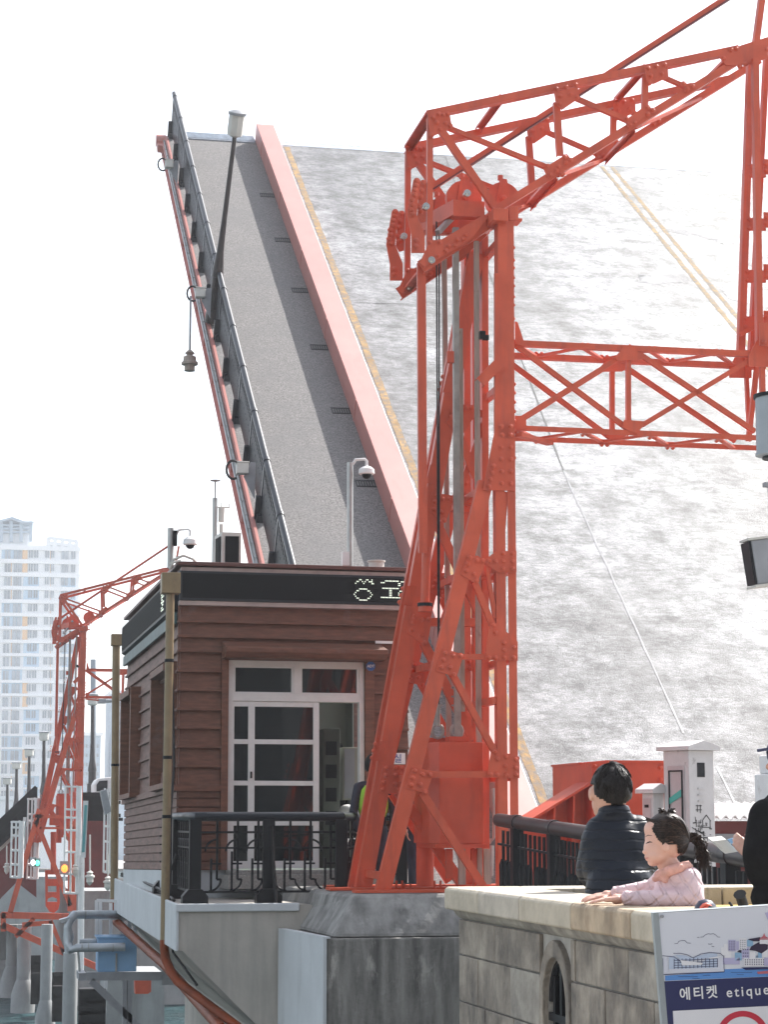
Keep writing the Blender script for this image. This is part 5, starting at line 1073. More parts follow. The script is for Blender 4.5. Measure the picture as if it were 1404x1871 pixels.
b=MB(); b.prism([q+V((-.018,.10,H-.55)),q+V((-.018,.10,H-.48)),q+V((-.018,.28,H-.57)),q+V((-.018,.28,H-.63))],(.004,0,0)); b.build('green_tape',mat('green_tape',(.06,.42,.36),.5,.1),d)
b=MB(); rg=random.Random(11); z0=.62
def scr(x0,z0,x1,z1,w_=.006): b.bar(q+V((x0,-.003,z0)),q+V((x1,-.003,z1)),w_,.003,(0,1,0))
for k in range(70):
    x=rg.uniform(.03,.27); z=.50+rg.random()**1.6*.36; L=rg.uniform(.01,.07)
    if rg.random()<.5: scr(x,z,min(x+L,.29),z+rg.uniform(-.006,.006),rg.choice((.004,.007,.012)))
    else: scr(x,z,x+rg.uniform(-.008,.008),z+L,rg.choice((.004,.007)))
for x0,x1,z1,z2 in((.02,.2,.80,.72),(.16,.22,.86,.92),(.22,.28,.92,.86),(.16,.28,.80,.80),(.17,.17,.80,.86),(.27,.27,.80,.87),(.10,.10,.95,1.02),(.14,.14,.94,1.02),(.08,.16,.97,.97),(.08,.16,1.01,1.01)): scr(x0,z1,x1,z2,.007)
b.build('ink_drawing',M['cable'],th)
th,q,H=cabinet('utility_cabinet','small white utility cabinet standing left of the tall scratched one',1194,1431,19.9,.15,.16,25,0)
b=MB(); b.box(q+V((-.006,.03,.5)),q+V((-.001,.14,H-.15))); b.build('door',M['cab_shade_pink'],th); b=MB(); b.box(q+V((-.008,.06,H-.24)),q+V((-.0065,.12,H-.21))); b.build('name_plate',M['dark'],th)
# red girder ends beside the leaf
YG=22.3
th=thing('bascule_girder','bright red riveted girder box with a sloping wing behind the man in the dark jacket','girder',at(1150,1560,YG))
p,q=at(1085,1600,YG),at(1222,1394,YG); b=MB(); b.box((p.x,YG,-.86),(q.x,YG+1.6,q.z)); b.build('girder_box',M['red_bright'],th)
b=MB(); b.box((at(1108,1400,YG).x,YG-.03,q.z-.0),(q.x+.03,YG+1.62,q.z+.025)); b.box((p.x-.02,YG+.4,q.z-.01),(at(1107,1400,YG).x,YG+1.6,q.z+.012)); b.build('top_flange',M['red_bright'],th)
b=MB()
for yy in(1402,1425,1452): b.dome(at(1122,yy,YG),(0,-1,0),.03); b.dome(at(1208,yy,YG),(0,-1,0),.03)
for yy in range(1400,1560,11): b.dome(at(1088,yy,YG),(-.5,-1,0),.028)
b.build('rivets',M['red_bright'],th)
w_=[at(*c,YG+.3) for c in((955,1504),(1085,1424),(1085,1700),(955,1700))]
b=MB(); b.prism([V((c.x,c.y,max(c.z,-.86))) for c in w_],(0,.02,0)); b.build('wing_web',M['red'],th)
a,c=w_[0],w_[1]; b=MB(); b.obox(a+V((0,-.28,.001)),c-a,(0,.62,0),(0,0,.03)); b.build('wing_flange',M['red_bright'],th)
for f in(.35,.62):
    r_=a+(c-a)*f; b=MB(); b.prism([V((r_.x,r_.y-.28,r_.z)),V((r_.x,r_.y-.001,r_.z)),V((r_.x,r_.y-.001,-.86)),V((r_.x,r_.y-.10,-.86))],(.02,0,0)); b.build('wing_rib',M['red'],th)
# shed with a corrugated roof
YS=20.6; x0,x1=at(1300,1490,YS).x,at(1500,1490,YS).x; zt=at(1330,1470,YS).z; th=thing('shed','low dark red shed with a white corrugated roof right of the tall cabinet','shed',(x0,YS,-.86))
b=MB(); n=84; A=[];B=[]
for k in range(n+1):
    x=x0+(x1-x0)*k/n; dz=.022*math.sin(k*math.pi/3.5); A.append(V((x,YS-.1,zt-.13+dz))); B.append(V((x,YS+1.2,zt+.02+dz)))
b.poly(A+B+[p+V((0,0,-.012)) for p in A],[(k,k+1,n+2+k,n+1+k) for k in range(n)]+[(k+2*n+2,k+2*n+3,k+1,k) for k in range(n)]); b.build('roof',M['white'],th,smooth=True)
b=MB(); b.box((x0+.05,YS+.1,-.86),(x1,YS+1.1,zt-.17)); b.build('wall',M['red_dark'],th); b=MB(); b.box((x0+.06,YS+.07,zt-.5),(x0+.3,YS+.098,zt-.3)); b.build('louvre',M['grey'],th)
for lab,a in(('upper white box stacked beside the man in the cap',(1424,1378,1470,1412)),('lower white box under the other, beside the man in the cap',(1416,1413,1470,1470))):
    p,q=at(a[0],a[3],15),at(a[2],a[1],15); b=MB(); b.box((p.x,15,p.z),(q.x,15.4,q.z-.002)); o=b.build('white_box',M['white'],bevel=.01); tag(o,lab,'box','white boxes at the right edge')
p=at(1416,1470,15); b=MB(); b.box((p.x,15,-1.1),(p.x+.25,15.4,p.z-.003)); o=b.build('box_stand',M['white']); tag(o,'pale stand under the two white boxes at the right edge','stand')
# info panel on the railing
th=thing('info_panel','pale reading panel tilted on the railing at the hand of the capped man','panel',at(1325,1545,11.6))
b=MB(); b.prism([at(*c,11.6) for c in((1303,1537),(1328,1534),(1350,1556),(1326,1560))],(0,.08,.02)); b.build('panel',M['offwhite'],th); b=MB(); b.prism([at(*c,11.58) for c in((1331,1534),(1352,1528),(1358,1552),(1349,1553))],(0,.01,0)); b.build('blue_face',M['blue'],th)
# lamp and loudspeaker on the pole at the right edge
pb_=at(1442,1600,16.0); pz=at(1418,715,16).z; pole=V((pb_.x,16,-1.1)); th=thing('street_lamp','grey drum street lamp cut off by the right picture edge','street lamp',pole)
b=MB(); b.cyl(pole,(pole.x,16,at(1418,850,16).z),.055,.042,n=12); b.build('pole',M['lampbrown'],th,smooth=True)
zl,zh=at(1418,828,16).z,at(1418,728,16).z; b=MB(); b.lathe((pole.x,16,0),[(.06,zl-.04),(.175,zl-.02),(.175,zl),(.166,zl+.001),(.166,zh)],24); b.build('lamp_shade',mat('pale_grey_lamp_shade',(.36,.40,.43),.4,.06,3),th,smooth=True)
b=MB(); b.lathe((pole.x,16,0),[(.18,zh+.001),(.18,zh+.03),(.05,zh+.06)],24); b.cyl((pole.x,16,zl-.02),(pole.x,16,zl-.05),.12,n=14); b.build('cap',M['dark'],th,smooth=True)
b=MB(); b.box((pole.x-.12,15.97,at(0,845,16).z),(pole.x-.04,16.03,at(0,836,16).z)); b.box((pole.x-.08,15.98,at(0,870,16).z),(pole.x-.04,16.02,at(0,845,16).z)); b.build('bracket',M['grey'],th)
c0=at(1388,1028,15.8); th=thing('loudspeaker','tilted grey column loudspeaker with a black front at the right picture edge','loudspeaker',c0); th.rotation_euler=(0,R(-8),0)
b=MB(); b.box(c0+V((-.075,-.09,-.18)),c0+V((.085,.09,.18))); b.build('case',M['grey'],th,bevel=.012); b=MB(); b.box(c0+V((-.098,-.085,-.175)),c0+V((-.0755,.085,.172))); b.build('front_grille',M['dark'],th)
b=MB(); b.box(c0+V((-.1,-.1,.181)),c0+V((.09,.1,.20))); b.box(c0+V((-.1,-.1,-.20)),c0+V((.09,.1,-.181))); b.build('end_cap',M['offwhite'],th); b=MB(); b.tube([c0+V((.06,0,.19)),c0+V((.13,0,.17)),c0+V((.2,0,.05))],.008,6); b.box(c0+V((.087,-.03,-.09)),c0+V((.2,.03,.06))); b.build('bracket',M['dark'],th)
# ================================================================ people
M['skin']=mat('skin',(.62,.36,.27),.5,.05,8); M['skin'].node_tree.nodes['Principled BSDF'].inputs['Subsurface Weight'].default_value=.12; M['skin'].node_tree.nodes['Principled BSDF'].inputs['Subsurface Radius'].default_value=(.02,.008,.004)
M['skin_child']=mat('fair_child_skin',(.72,.43,.34),.48,.04,8)
M['hair']=mat('black_hair',(.012,.009,.008),.45,.4,40,stretch=(1,1,.2),bump=.2,bscale=120,spec=.22); M['hair_brown']=mat('dark_brown_hair',(.022,.012,.009),.42,.5,60,bump=.15,bscale=150,spec=.25)
def quilt(name,col,kind,rough=.5,sc=1.0,amt=.6):
    m=mat(name,col,rough,.08,9); t=m.node_tree; b=t.nodes['Principled BSDF']; N=t.nodes.new; L=t.links.new; tc=N('ShaderNodeTexCoord'); last=None
    for i,rot in enumerate(((0,0,0),) if kind=='rows' else ((0,R(40),R(20)),(0,R(-40),R(-20)))):
        mp=N('ShaderNodeMapping'); mp.inputs['Rotation'].default_value=rot; L(tc.outputs['Object'],mp.inputs['Vector'])
        w_=N('ShaderNodeTexWave'); w_.wave_type='BANDS'; w_.bands_direction='Z' if kind=='rows' else 'X'; w_.wave_profile='SIN'; w_.inputs['Scale'].default_value=sc; w_.inputs['Distortion'].default_value=1.6; w_.inputs['Detail'].default_value=2; w_.inputs['Detail Scale'].default_value=2.5; L(mp.outputs[0],w_.inputs['Vector'])
        r=N('ShaderNodeValToRGB'); r.color_ramp.elements[0].position=0; r.color_ramp.elements[1].position=.22; L(w_.outputs['Fac'],r.inputs[0])
        bp=N('ShaderNodeBump'); bp.inputs['Strength'].default_value=amt; bp.inputs['Distance'].default_value=.012; L(r.outputs[0],bp.inputs['Height'])
        if last: L(last,bp.inputs['Normal'])
        last=bp.outputs[0]
    n3=N('ShaderNodeTexNoise'); n3.inputs['Scale'].default_value=26; n3.inputs['Detail'].default_value=4; L(tc.outputs['Object'],n3.inputs['Vector']); bp=N('ShaderNodeBump'); bp.inputs['Strength'].default_value=.45; bp.inputs['Distance'].default_value=.01; L(n3.outputs[0],bp.inputs['Height']); L(last,bp.inputs['Normal']); L(bp.outputs[0],b.inputs['Normal']); return m
def cap_(mb,p0,p1,r0,r1,n=12):
    p0,p1=V(p0),V(p1); mb.cyl(p0,p1,r0,r1,n); mb.ell(p0,(r0,)*3,n,8); mb.ell(p1,(r1,)*3,n,8)
def blob(mb,voxel,sm,name,m,parent,it=None):
    tmp=mb.build('tmp',m); r=tmp.modifiers.new('r','REMESH'); r.mode='VOXEL'; r.voxel_size=voxel; s=tmp.modifiers.new('s','SMOOTH'); s.factor=.5; s.iterations=sm
    dg=bpy.context.evaluated_depsgraph_get(); dg.update(); me=bpy.data.meshes.new_from_object(tmp.evaluated_get(dg)); bpy.data.objects.remove(tmp)
    o=ORG.get(parent.name,V((0,0,0))) if parent else V((0,0,0))
    for v in me.vertices: v.co-=o
    me.name=name; me.materials.clear(); me.materials.append(m); ob=bpy.data.objects.new(name,me); COL.objects.link(ob); ob.parent=parent; ORG[ob.name]=o
    for p in me.polygons: p.use_smooth=True
    return ob
def hand(mb,w,fd,up,sd,L=.165,curl=.5,fan=.0,thumb=1):
    """w wrist point, fd finger direction, up back of the hand, sd thumb side"""
    w,fd,up,sd=V(w),V(fd).normalized(),V(up).normalized(),V(sd).normalized(); s=L/.165
    pc=w+fd*.045*s; cap_(mb,w,w+fd*.03*s,.022*s,.026*s)
    for k in(-1,0,1): cap_(mb,w+fd*.02*s+sd*.018*k*s,w+fd*.08*s+sd*.024*k*s,.015*s,.012*s,10)
    for k,l in zip((1.5,.5,-.5,-1.5),(.066,.076,.07,.054)):
        d=(fd+sd*fan*k*.14).normalized(); a=w+fd*.078*s+sd*.0165*k*s; b1=a+d*l*.45*s-up*l*.1*curl*s; c1_=b1+(d-up*curl*.7).normalized()*l*.32*s; e1=c1_+(d-up*curl*1.3).normalized()*l*.26*s
        cap_(mb,a,b1,.0085*s,.008*s,8); cap_(mb,b1,c1_,.008*s,.0074*s,8); cap_(mb,c1_,e1,.0074*s,.0062*s,8)
    a=w+fd*.03*s+sd*.022*s; b1=a+(fd*.6+sd*.8).normalized()*.034*s; c1_=b1+(fd*.9+sd*.35-up*.2).normalized()*.03*s
    cap_(mb,a,b1,.0115*s,.0095*s,8); cap_(mb,b1,c1_,.0095*s,.0075*s,8)
def shell(c,rad,keep,name,m,parent,thick=.012,n=48,k=36,lump=.0):
    c=V(c); b=MB(); b.ell(c,rad,n,k); fs=[f for f in b.f if keep(sum((b.v[i] for i in f),V((0,0,0)))/len(f)-c)]
    if lump: b.v=[c+(v-c)*(1+lump*noise.noise(v*28)) for v in b.v]
    used=sorted({i for f in fs for i in f}); ix={o_:i for i,o_ in enumerate(used)}
    b.v=[b.v[i] for i in used]; b.f=[tuple(ix[i] for i in f) for f in fs]; o=b.build(name,m,parent,smooth=True)
    md=o.modifiers.new('s','SOLIDIFY'); md.thickness=thick; md.offset=1; return o
# ---- man in the quilted jacket, seen from behind
YM=9.15
def m_(px,py,dy=0): return at(px,py,YM+dy)
man=thing('person','man seen from behind in a dark quilted jacket leaning on the parapet beside the girl','person',(m_(1128,1600).x,YM,-1.36))
b=MB(); hc=m_(1116,1446,.03)
b.ell(hc,(.082,.098,.108),20,14); b.ell(hc+V((-.012,.05,-.055)),(.06,.062,.065),16,10); b.ell(hc+V((-.02,.11,-.035)),(.016,.022,.02),10,8); b.ell(hc+V((-.02,.085,-.09)),(.035,.035,.03),10,8)
for s_ in(-1,1): b.ell(hc+V((s_*.084-.004,.012,-.012)),(.012,.024,.033),10,8)
cap_(b,hc+V((0,.02,-.07)),m_(1122,1494,.035),.054,.05); blob(b,.006,5,'head_and_neck',M['skin'],man)
shell(hc+V((.002,-.012,.012)),(.084,.100,.106),lambda d:(d.z>.03+(.0 if d.y<.03 else .04)) or (d.y<.035 and d.z>-.068+(abs(d.x)/.084)**2*.045 and not(abs(d.x)>.058 and d.z<.022 and d.y>-.028)),'hair',M['hair'],man,.010,lump=.05)
rg=random.Random(2); b=MB(); ho=hc+V((.002,-.012,.012)); cr=V((.15,-.35,.92)).normalized()
for k in range(900):
    a=rg.uniform(0,2*math.pi); t=V((math.cos(a),math.sin(a),0)); t=(t-cr*t.dot(cr)).normalized(); f0=rg.uniform(.02,1.5); f1=f0+rg.uniform(.25,.5); sw=rg.uniform(-.25,.25); P=[]
    for q in range(5):
        f=f0+(f1-f0)*q/4; tt=(t+cr.cross(t)*sw*q/4).normalized(); d=cr*math.cos(f)+tt*math.sin(f); lf=1.085+.03*q/4*rg.random()+(.09*q/4 if f0<.5 and d.x>0 else 0); P.append(ho+V((d.x*.085*lf,d.y*.100*lf,d.z*.106*lf)))
    l=P[-1]-ho
    if l.z<-.070+(abs(l.x)/.084)**2*.045 or (l.y>.03 and l.z<.05) or (abs(l.x)>.055 and l.z<.025 and l.y>-.03): continue
    b.tube(P,[.0022,.003,.003,.0026,.0008],4)
b.build('hair_strands',M['hair'],man,smooth=True)
b=MB(); sh=m_(1130,1540,0)
b.ell(m_(1132,1575,.02),(.175,.125,.20),20,14); b.ell(m_(1130,1530,.02),(.15,.105,.085),18,12); b.ell(m_(1134,1640,-.04),(.165,.125,.2),18,12); b.ell(m_(1128,1498,.02),(.085,.075,.05),16,10); cap_(b,m_(1098,1520,.02),m_(1165,1518,.02),.075,.075)
cap_(b,m_(1092,1535,.02),m_(1078,1590,.08),.075,.066); cap_(b,m_(1078,1590,.08),m_(1098,1622,.28),.066,.055); cap_(b,m_(1098,1622,.28),m_(1140,1618,.50),.052,.042)
cap_(b,m_(1172,1532,.02),m_(1192,1590,.08),.075,.066); cap_(b,m_(1192,1590,.08),m_(1180,1622,.28),.066,.055); cap_(b,m_(1180,1622,.28),m_(1150,1618,.52),.052,.042)
b.cyl(m_(1124,1492,.0),m_(1122,1474,.01),.078,.071,n=18); M['jacket']=quilt('dark_navy_quilted_nylon',(.016,.020,.030),'rows',.42,7.2,.5); M['jacket'].node_tree.nodes['Principled BSDF'].inputs['Specular IOR Level'].default_value=.2; blob(b,.012,4,'jacket',M['jacket'],man)
b=MB(); hx=m_(1134,1690,-.05)
for s_ in(-1,1): cap_(b,V((hx.x+s_*.08,YM-.08,-.72)),V((hx.x+s_*.095,YM-.06,-1.0)),.095,.07); cap_(b,V((hx.x+s_*.095,YM-.06,-1.0)),V((hx.x+s_*.10,YM-.1,-1.29)),.07,.05)
b.ell((hx.x,YM-.06,-.66),(.155,.12,.13),14,10); blob(b,.012,4,'trousers',M['dark'],man)
b=MB()
for s_ in(-1,1): b.ell((hx.x+s_*.10,YM-.04,-1.32),(.05,.13,.04),12,8)
b.build('shoes',M['cable'],man,smooth=True)
b=MB(); hand(b,m_(1140,1618,.50),(.5,.6,-.05),(0,0,1),(.6,-.5,0),.17,.5); hand(b,m_(1150,1618,.52),(-.6,.5,-.05),(0,0,1),(-.5,-.6,0),.17,.5); blob(b,.004,2,'hands',M['skin'],man)
# ---- girl in the pink jacket, in profile
YL=7.62
def q_(px,py,dy=0): return at(px,py,YL+dy)
girl=thing('person','little girl with a ponytail in a pale pink quilted jacket leaning on the coping','person',(q_(1240,1650).x,YL,-1.36))
b=MB(); gc=q_(1217,1531)
b.ell(gc,(.079,.070,.083),24,18); b.ell(q_(1204,1551),(.056,.057,.062),22,16); b.ell(q_(1199,1516),(.044,.050,.042),18,12)
for s_ in(-1,1): b.ell(q_(1200,1563,s_*.014),(.037,.042,.030),16,12)
b.ell(q_(1194,1576),(.020,.024,.0145),12,8); b.ell(q_(1179.5,1556.5),(.0105,.0115,.009),12,8); b.ell(q_(1182,1549),(.009,.009,.016),10,8)
b.ell(q_(1182.5,1565.5),(.0085,.015,.0048),10,8); b.ell(q_(1184,1570.5),(.0075,.013,.0048),10,8)
for s_ in(-1,1): b.ell(q_(1219,1547,s_*.066),(.015,.010,.022),12,8)
cap_(b,q_(1218,1572,.0),q_(1234,1602,.0),.040,.046); blob(b,.003,5,'head_and_neck',M['skin_child'],girl)
b=MB(); b.tube([q_(1181,1541.5,-.030),q_(1184.5,1539.5,-.046),q_(1188.5,1538.2,-.054),q_(1193,1539,-.060)],[.0008,.0022,.0024,.0008],6); b.tube([q_(1180,1529,-.030),q_(1185,1526,-.047),q_(1193,1527,-.060)],[.0006,.0016,.0006],6); b.build('eye_and_brow',M['hair'],girl)
b=MB(); b.tube([q_(1179.8,1568,-.003),q_(1182.5,1568.3,-.015),q_(1187.5,1566.6,-.026)],[.0018,.0022,.0006],6); b.build('lips',mat('lip_pink',(.60,.24,.21),.4,.05),girl)
hcn=q_(1219.5,1528.5); HP=((1150,1440),(1179,1494),(1184,1508),(1193,1532),(1203,1543),(1211,1537),(1227,1538),(1232,1557),(1250,1562),(1300,1562))
def kp(d):
    px=1219.5+d.x/.00209; py=1528.5-d.z/.00209
    for (x0,y0),(x1,y1) in zip(HP,HP[1:]):
        if x0<=px<x1: return py< y0+(y1-y0)*(px-x0)/(x1-x0)
    return False
hr=shell(hcn,(.082,.0735,.0865),kp,'hair',M['hair_brown'],girl,.005,96,64,.02)
tie=q_(1256,1535); rg=random.Random(4); b=MB(); b2=MB()
def hsurf(lx,lz,side,lf=1.07):
    """point on the cap from picture-plane offsets"""
    x,z=lx/(.082*lf),lz/(.0865*lf); y=math.sqrt(max(0,1-x*x-z*z)); return hcn+V((lx,side*y*.0735*lf,lz))
for k in range(520):
    side=-1 if rg.random()<.7 else 1
    # start along the hairline or parting, end at the tie
    u=rg.random(); i0=rg.choice((0,1,2,2,3,3,4,5,6)) if u<.55 else None
    if i0 is not None: (x0,y0),(x1,y1)=HP[i0+1],HP[i0+2] if i0+2<len(HP) else HP[i0+1]; f=rg.random(); sx_,sy_=x0+(x1-x0)*f,y0+(y1-y0)*f-1
    else: ang=R(rg.uniform(60,165)); r_=rg.uniform(.35,.97); sx_,sy_=1219.5+39*r_*math.cos(ang),1528.5-41*r_*math.sin(ang)
    bow=rg.uniform(2,9); P=[]; q0=hsurf((sx_-1219.5)*.00209,-(sy_-1528.5)*.00209,side)
    for j in range(8):
        t=j/7; px=sx_+(1255-sx_)*t; py=sy_+(1535-sy_)*t-bow*math.sin(math.pi*t)*(1 if sy_<1540 else -.3); P.append(hsurf((px-1219.5)*.00209,-(py-1528.5)*.00209,side*(1),1.065+.02*rg.random()))
    (b if rg.random()<.8 else b2).tube(P,[.0009]+[.0016]*6+[.001],4)
b.build('combed_strands',M['hair_brown'],girl,smooth=True); b2.build('combed_strands',mat('brown_hair_highlight',(.06,.032,.02),.4,.3,30,spec=.35),girl,smooth=True)
b=MB()
for k in range(230):
    j=lambda s_:V((rg.uniform(-s_,s_),rg.uniform(-s_,s_),rg.uniform(-s_,s_))); e=q_(1288+rg.uniform(-16,14),1578+rg.uniform(-22,14))+j(.01); sp=rg.uniform(.4,1)
    b.tube([tie+j(.010),q_(1263,1528)+j(.014),q_(1273,1533)+j(.02*sp),q_(1281,1547)+j(.026*sp),q_(1285,1563)+j(.028*sp),e],[.0016,.0026,.0026,.0024,.0018,.0006],4)
for k in range(70):
    p=q_(1220,1494); a=rg.uniform(0,6.3); d=V((math.cos(a)*.030,math.sin(a)*.026,rg.uniform(-.002,.024)))
    b.tube([p,p+V((0,0,.010))+d*.3,p+V((0,0,.014))+d*.9,p+V((0,0,.008))+d*1.15],[.002,.003,.0026,.001],4)
b.build('ponytail',mat('brown_ponytail',(.028,.015,.010),.42,.5,60,spec=.3),girl,smooth=True)
b=MB(); b.ell(tie,(.011,.019,.019),10,8); b.cyl(q_(1220,1496),q_(1220,1492),.013,n=10); b.build('hair_tie',M['cable'],girl,smooth=True)
M['pink']=quilt('pale_pink_quilted_nylon',(.80,.60,.62),'x',.5,7.5,.5); M['peach']=mat('peach_knit',(.74,.40,.33),.7,.12,30,bump=.5,bscale=70)
b=MB()
b.ell(q_(1246,1625),(.088,.085,.075),18,12); b.ell(q_(1240,1650),(.105,.09,.12),18,12); b.ell(q_(1236,1601),(.066,.078,.034),14,10); b.ell(q_(1222,1600),(.05,.07,.03),14,10); b.ell(q_(1250,1598),(.05,.06,.03),14,10); b.ell(q_(1262,1605,-.03),(.045,.05,.045),12,8); b.ell(q_(1222,1612),(.05,.065,.05),12,8)
cap_(b,q_(1262,1607,-.06),q_(1268,1642,-.085),.044,.042); cap_(b,q_(1266,1644,-.085),q_(1205,1643,-.07),.041,.036); cap_(b,q_(1205,1643,-.07),q_(1147,1641,.0),.036,.028)
cap_(b,q_(1215,1606,.07),q_(1195,1625,.10),.045,.04); cap_(b,q_(1195,1625,.10),q_(1128,1632,.16),.040,.027)
b.ell(q_(1244,1720),(.10,.09,.1),14,10); blob(b,.008,4,'jacket',M['pink'],girl)
b=MB(); b.tube([q_(1262,1580,-.04),q_(1243,1585,-.064),q_(1222,1592,-.064),q_(1206,1599,-.035)],[.014,.020,.021,.018],8); b.tube([q_(1262,1580,.04),q_(1240,1585,.062),q_(1215,1594,.05),q_(1203,1599,.0)],.018,8); b.ell(q_(1206,1603,-.035),(.02,.018,.014),10,8); b.ell(q_(1216,1608,-.055),(.016,.013,.013),10,8); b.ell(q_(1198,1606,-.03),(.014,.012,.012),10,8); b.tube([q_(1258,1586,-.045),q_(1263,1583,0),q_(1258,1586,.045)],.012,8); blob(b,.006,2,'scarf_collar',M['peach'],girl)
for a,c,r_ in((q_(1150,1641,-.002),q_(1140,1641,.005),.029),(q_(1131,1632,.158),q_(1122,1632.5,.165),.028)):
    b=MB(); b.cyl(a,c,r_,r_*.93,n=16); b.build('cuff',M['pink'],girl,smooth=True)
ztop=-.318
def onz(p,h=.012): return V((p.x,p.y,ztop+h))
b=MB(); hand(b,onz(q_(1138,1640,.01),.022),(-1,.25,-.06),(0,0,1),(.25,1,0),.128,.22,.5); blob(b,.0028,2,'hand',M['skin_child'],girl)
b=MB(); hand(b,onz(q_(1120,1632,.17),.03),(-1,.15,-.10),(0,0,1),(-.15,-1,-.2),.128,.25,.6); blob(b,.0028,2,'hand',M['skin_child'],girl)
b=MB(); gx=q_(1244,1700).x
for s_ in(-1,1): cap_(b,V((gx+s_*.05,YL,-.72)),V((gx+s_*.055,YL-.01,-1.0)),.058,.045); cap_(b,V((gx+s_*.055,YL-.01,-1.0)),V((gx+s_*.055,YL,-1.30)),.045,.034)
b.ell((gx,YL,-.66),(.095,.085,.09),12,8); blob(b,.01,3,'trousers',M['grey'],girl)
b=MB(); b.ell((gx-.055,YL-.03,-1.33),(.035,.085,.03),10,8); b.ell((gx+.055,YL-.03,-1.33),(.035,.085,.03),10,8); b.build('shoes',M['white'],girl,smooth=True)
# ---- man in the cap at the right edge
YK=8.5
def k_(px,py,dy=0): return at(px,py,YK+dy)
kp2=thing('person','man in a black top and dark blue cap, cut off by the right picture edge','person',(k_(1450,1600).x,YK,-1.36)); M['black_cloth']=mat('black_cloth',(.008,.008,.009),.85,.2,12,bump=.4,bscale=20,spec=.15)
b=MB(); b.ell(k_(1440,1560),(.17,.13,.24),18,12); b.ell(k_(1436,1490),(.12,.11,.11),16,10); cap_(b,k_(1402,1492,-.02),k_(1386,1560,-.06),.078,.068); cap_(b,k_(1386,1560,-.06),k_(1390,1592,.0),.068,.064); cap_(b,k_(1390,1595,.0),k_(1378,1565,.24),.060,.045); cap_(b,k_(1480,1490),k_(1500,1600),.08,.065); b.ell(k_(1440,1640),(.165,.12,.1),14,10); b.tube([k_(1415,1462),k_(1440,1455),k_(1462,1462)],.05,8); blob(b,.011,4,'hooded_top',M['black_cloth'],kp2)
b=MB(); hk=k_(1441,1390); b.ell(hk,(.08,.095,.108),18,12); b.ell(hk+V((-.02,.03,-.06)),(.055,.06,.055),14,10); b.ell(hk+V((-.078,.02,-.025)),(.018,.014,.016),10,8); b.ell(hk+V((.0,-.085,-.01)),(.02,.012,.03),10,8); cap_(b,hk+V((.01,0,-.08)),k_(1440,1470),.054,.06); blob(b,.006,4,'head_and_neck',M['skin'],kp2)
b=MB(); b.ell(hk+V((0,0,.035)),(.09,.10,.09),18,12); b.prism([hk+V((-.07,-.06,.045)),hk+V((-.12,-.05,.04)),hk+V((-.135,0,.036)),hk+V((-.12,.05,.04)),hk+V((-.07,.06,.045))],(0,0,.012)); b.build('cap',mat('dark_blue_cap',(.04,.045,.10),.7,.1,10),kp2,smooth=True)
b=MB(); hand(b,k_(1374,1562,.25),(-.35,.5,.5),(-.7,-.4,.5),(.5,.2,.8),.16,.9); blob(b,.004,2,'hand',M['skin'],kp2)
b=MB(); kx=k_(1446,1700).x
for s_ in(-1,1): cap_(b,V((kx+s_*.085,YK,-.62)),V((kx+s_*.09,YK,-1.0)),.085,.068); cap_(b,V((kx+s_*.09,YK,-1.0)),V((kx+s_*.09,YK,-1.3)),.065,.05)
b.ell((kx,YK,-.55),(.155,.115,.12),12,8); blob(b,.012,3,'trousers',M['black_cloth'],kp2); b=MB()
for s_ in(-1,1): b.ell((kx+s_*.09,YK-.03,-1.33),(.045,.12,.035),10,8)
b.build('shoes',M['cable'],kp2,smooth=True)
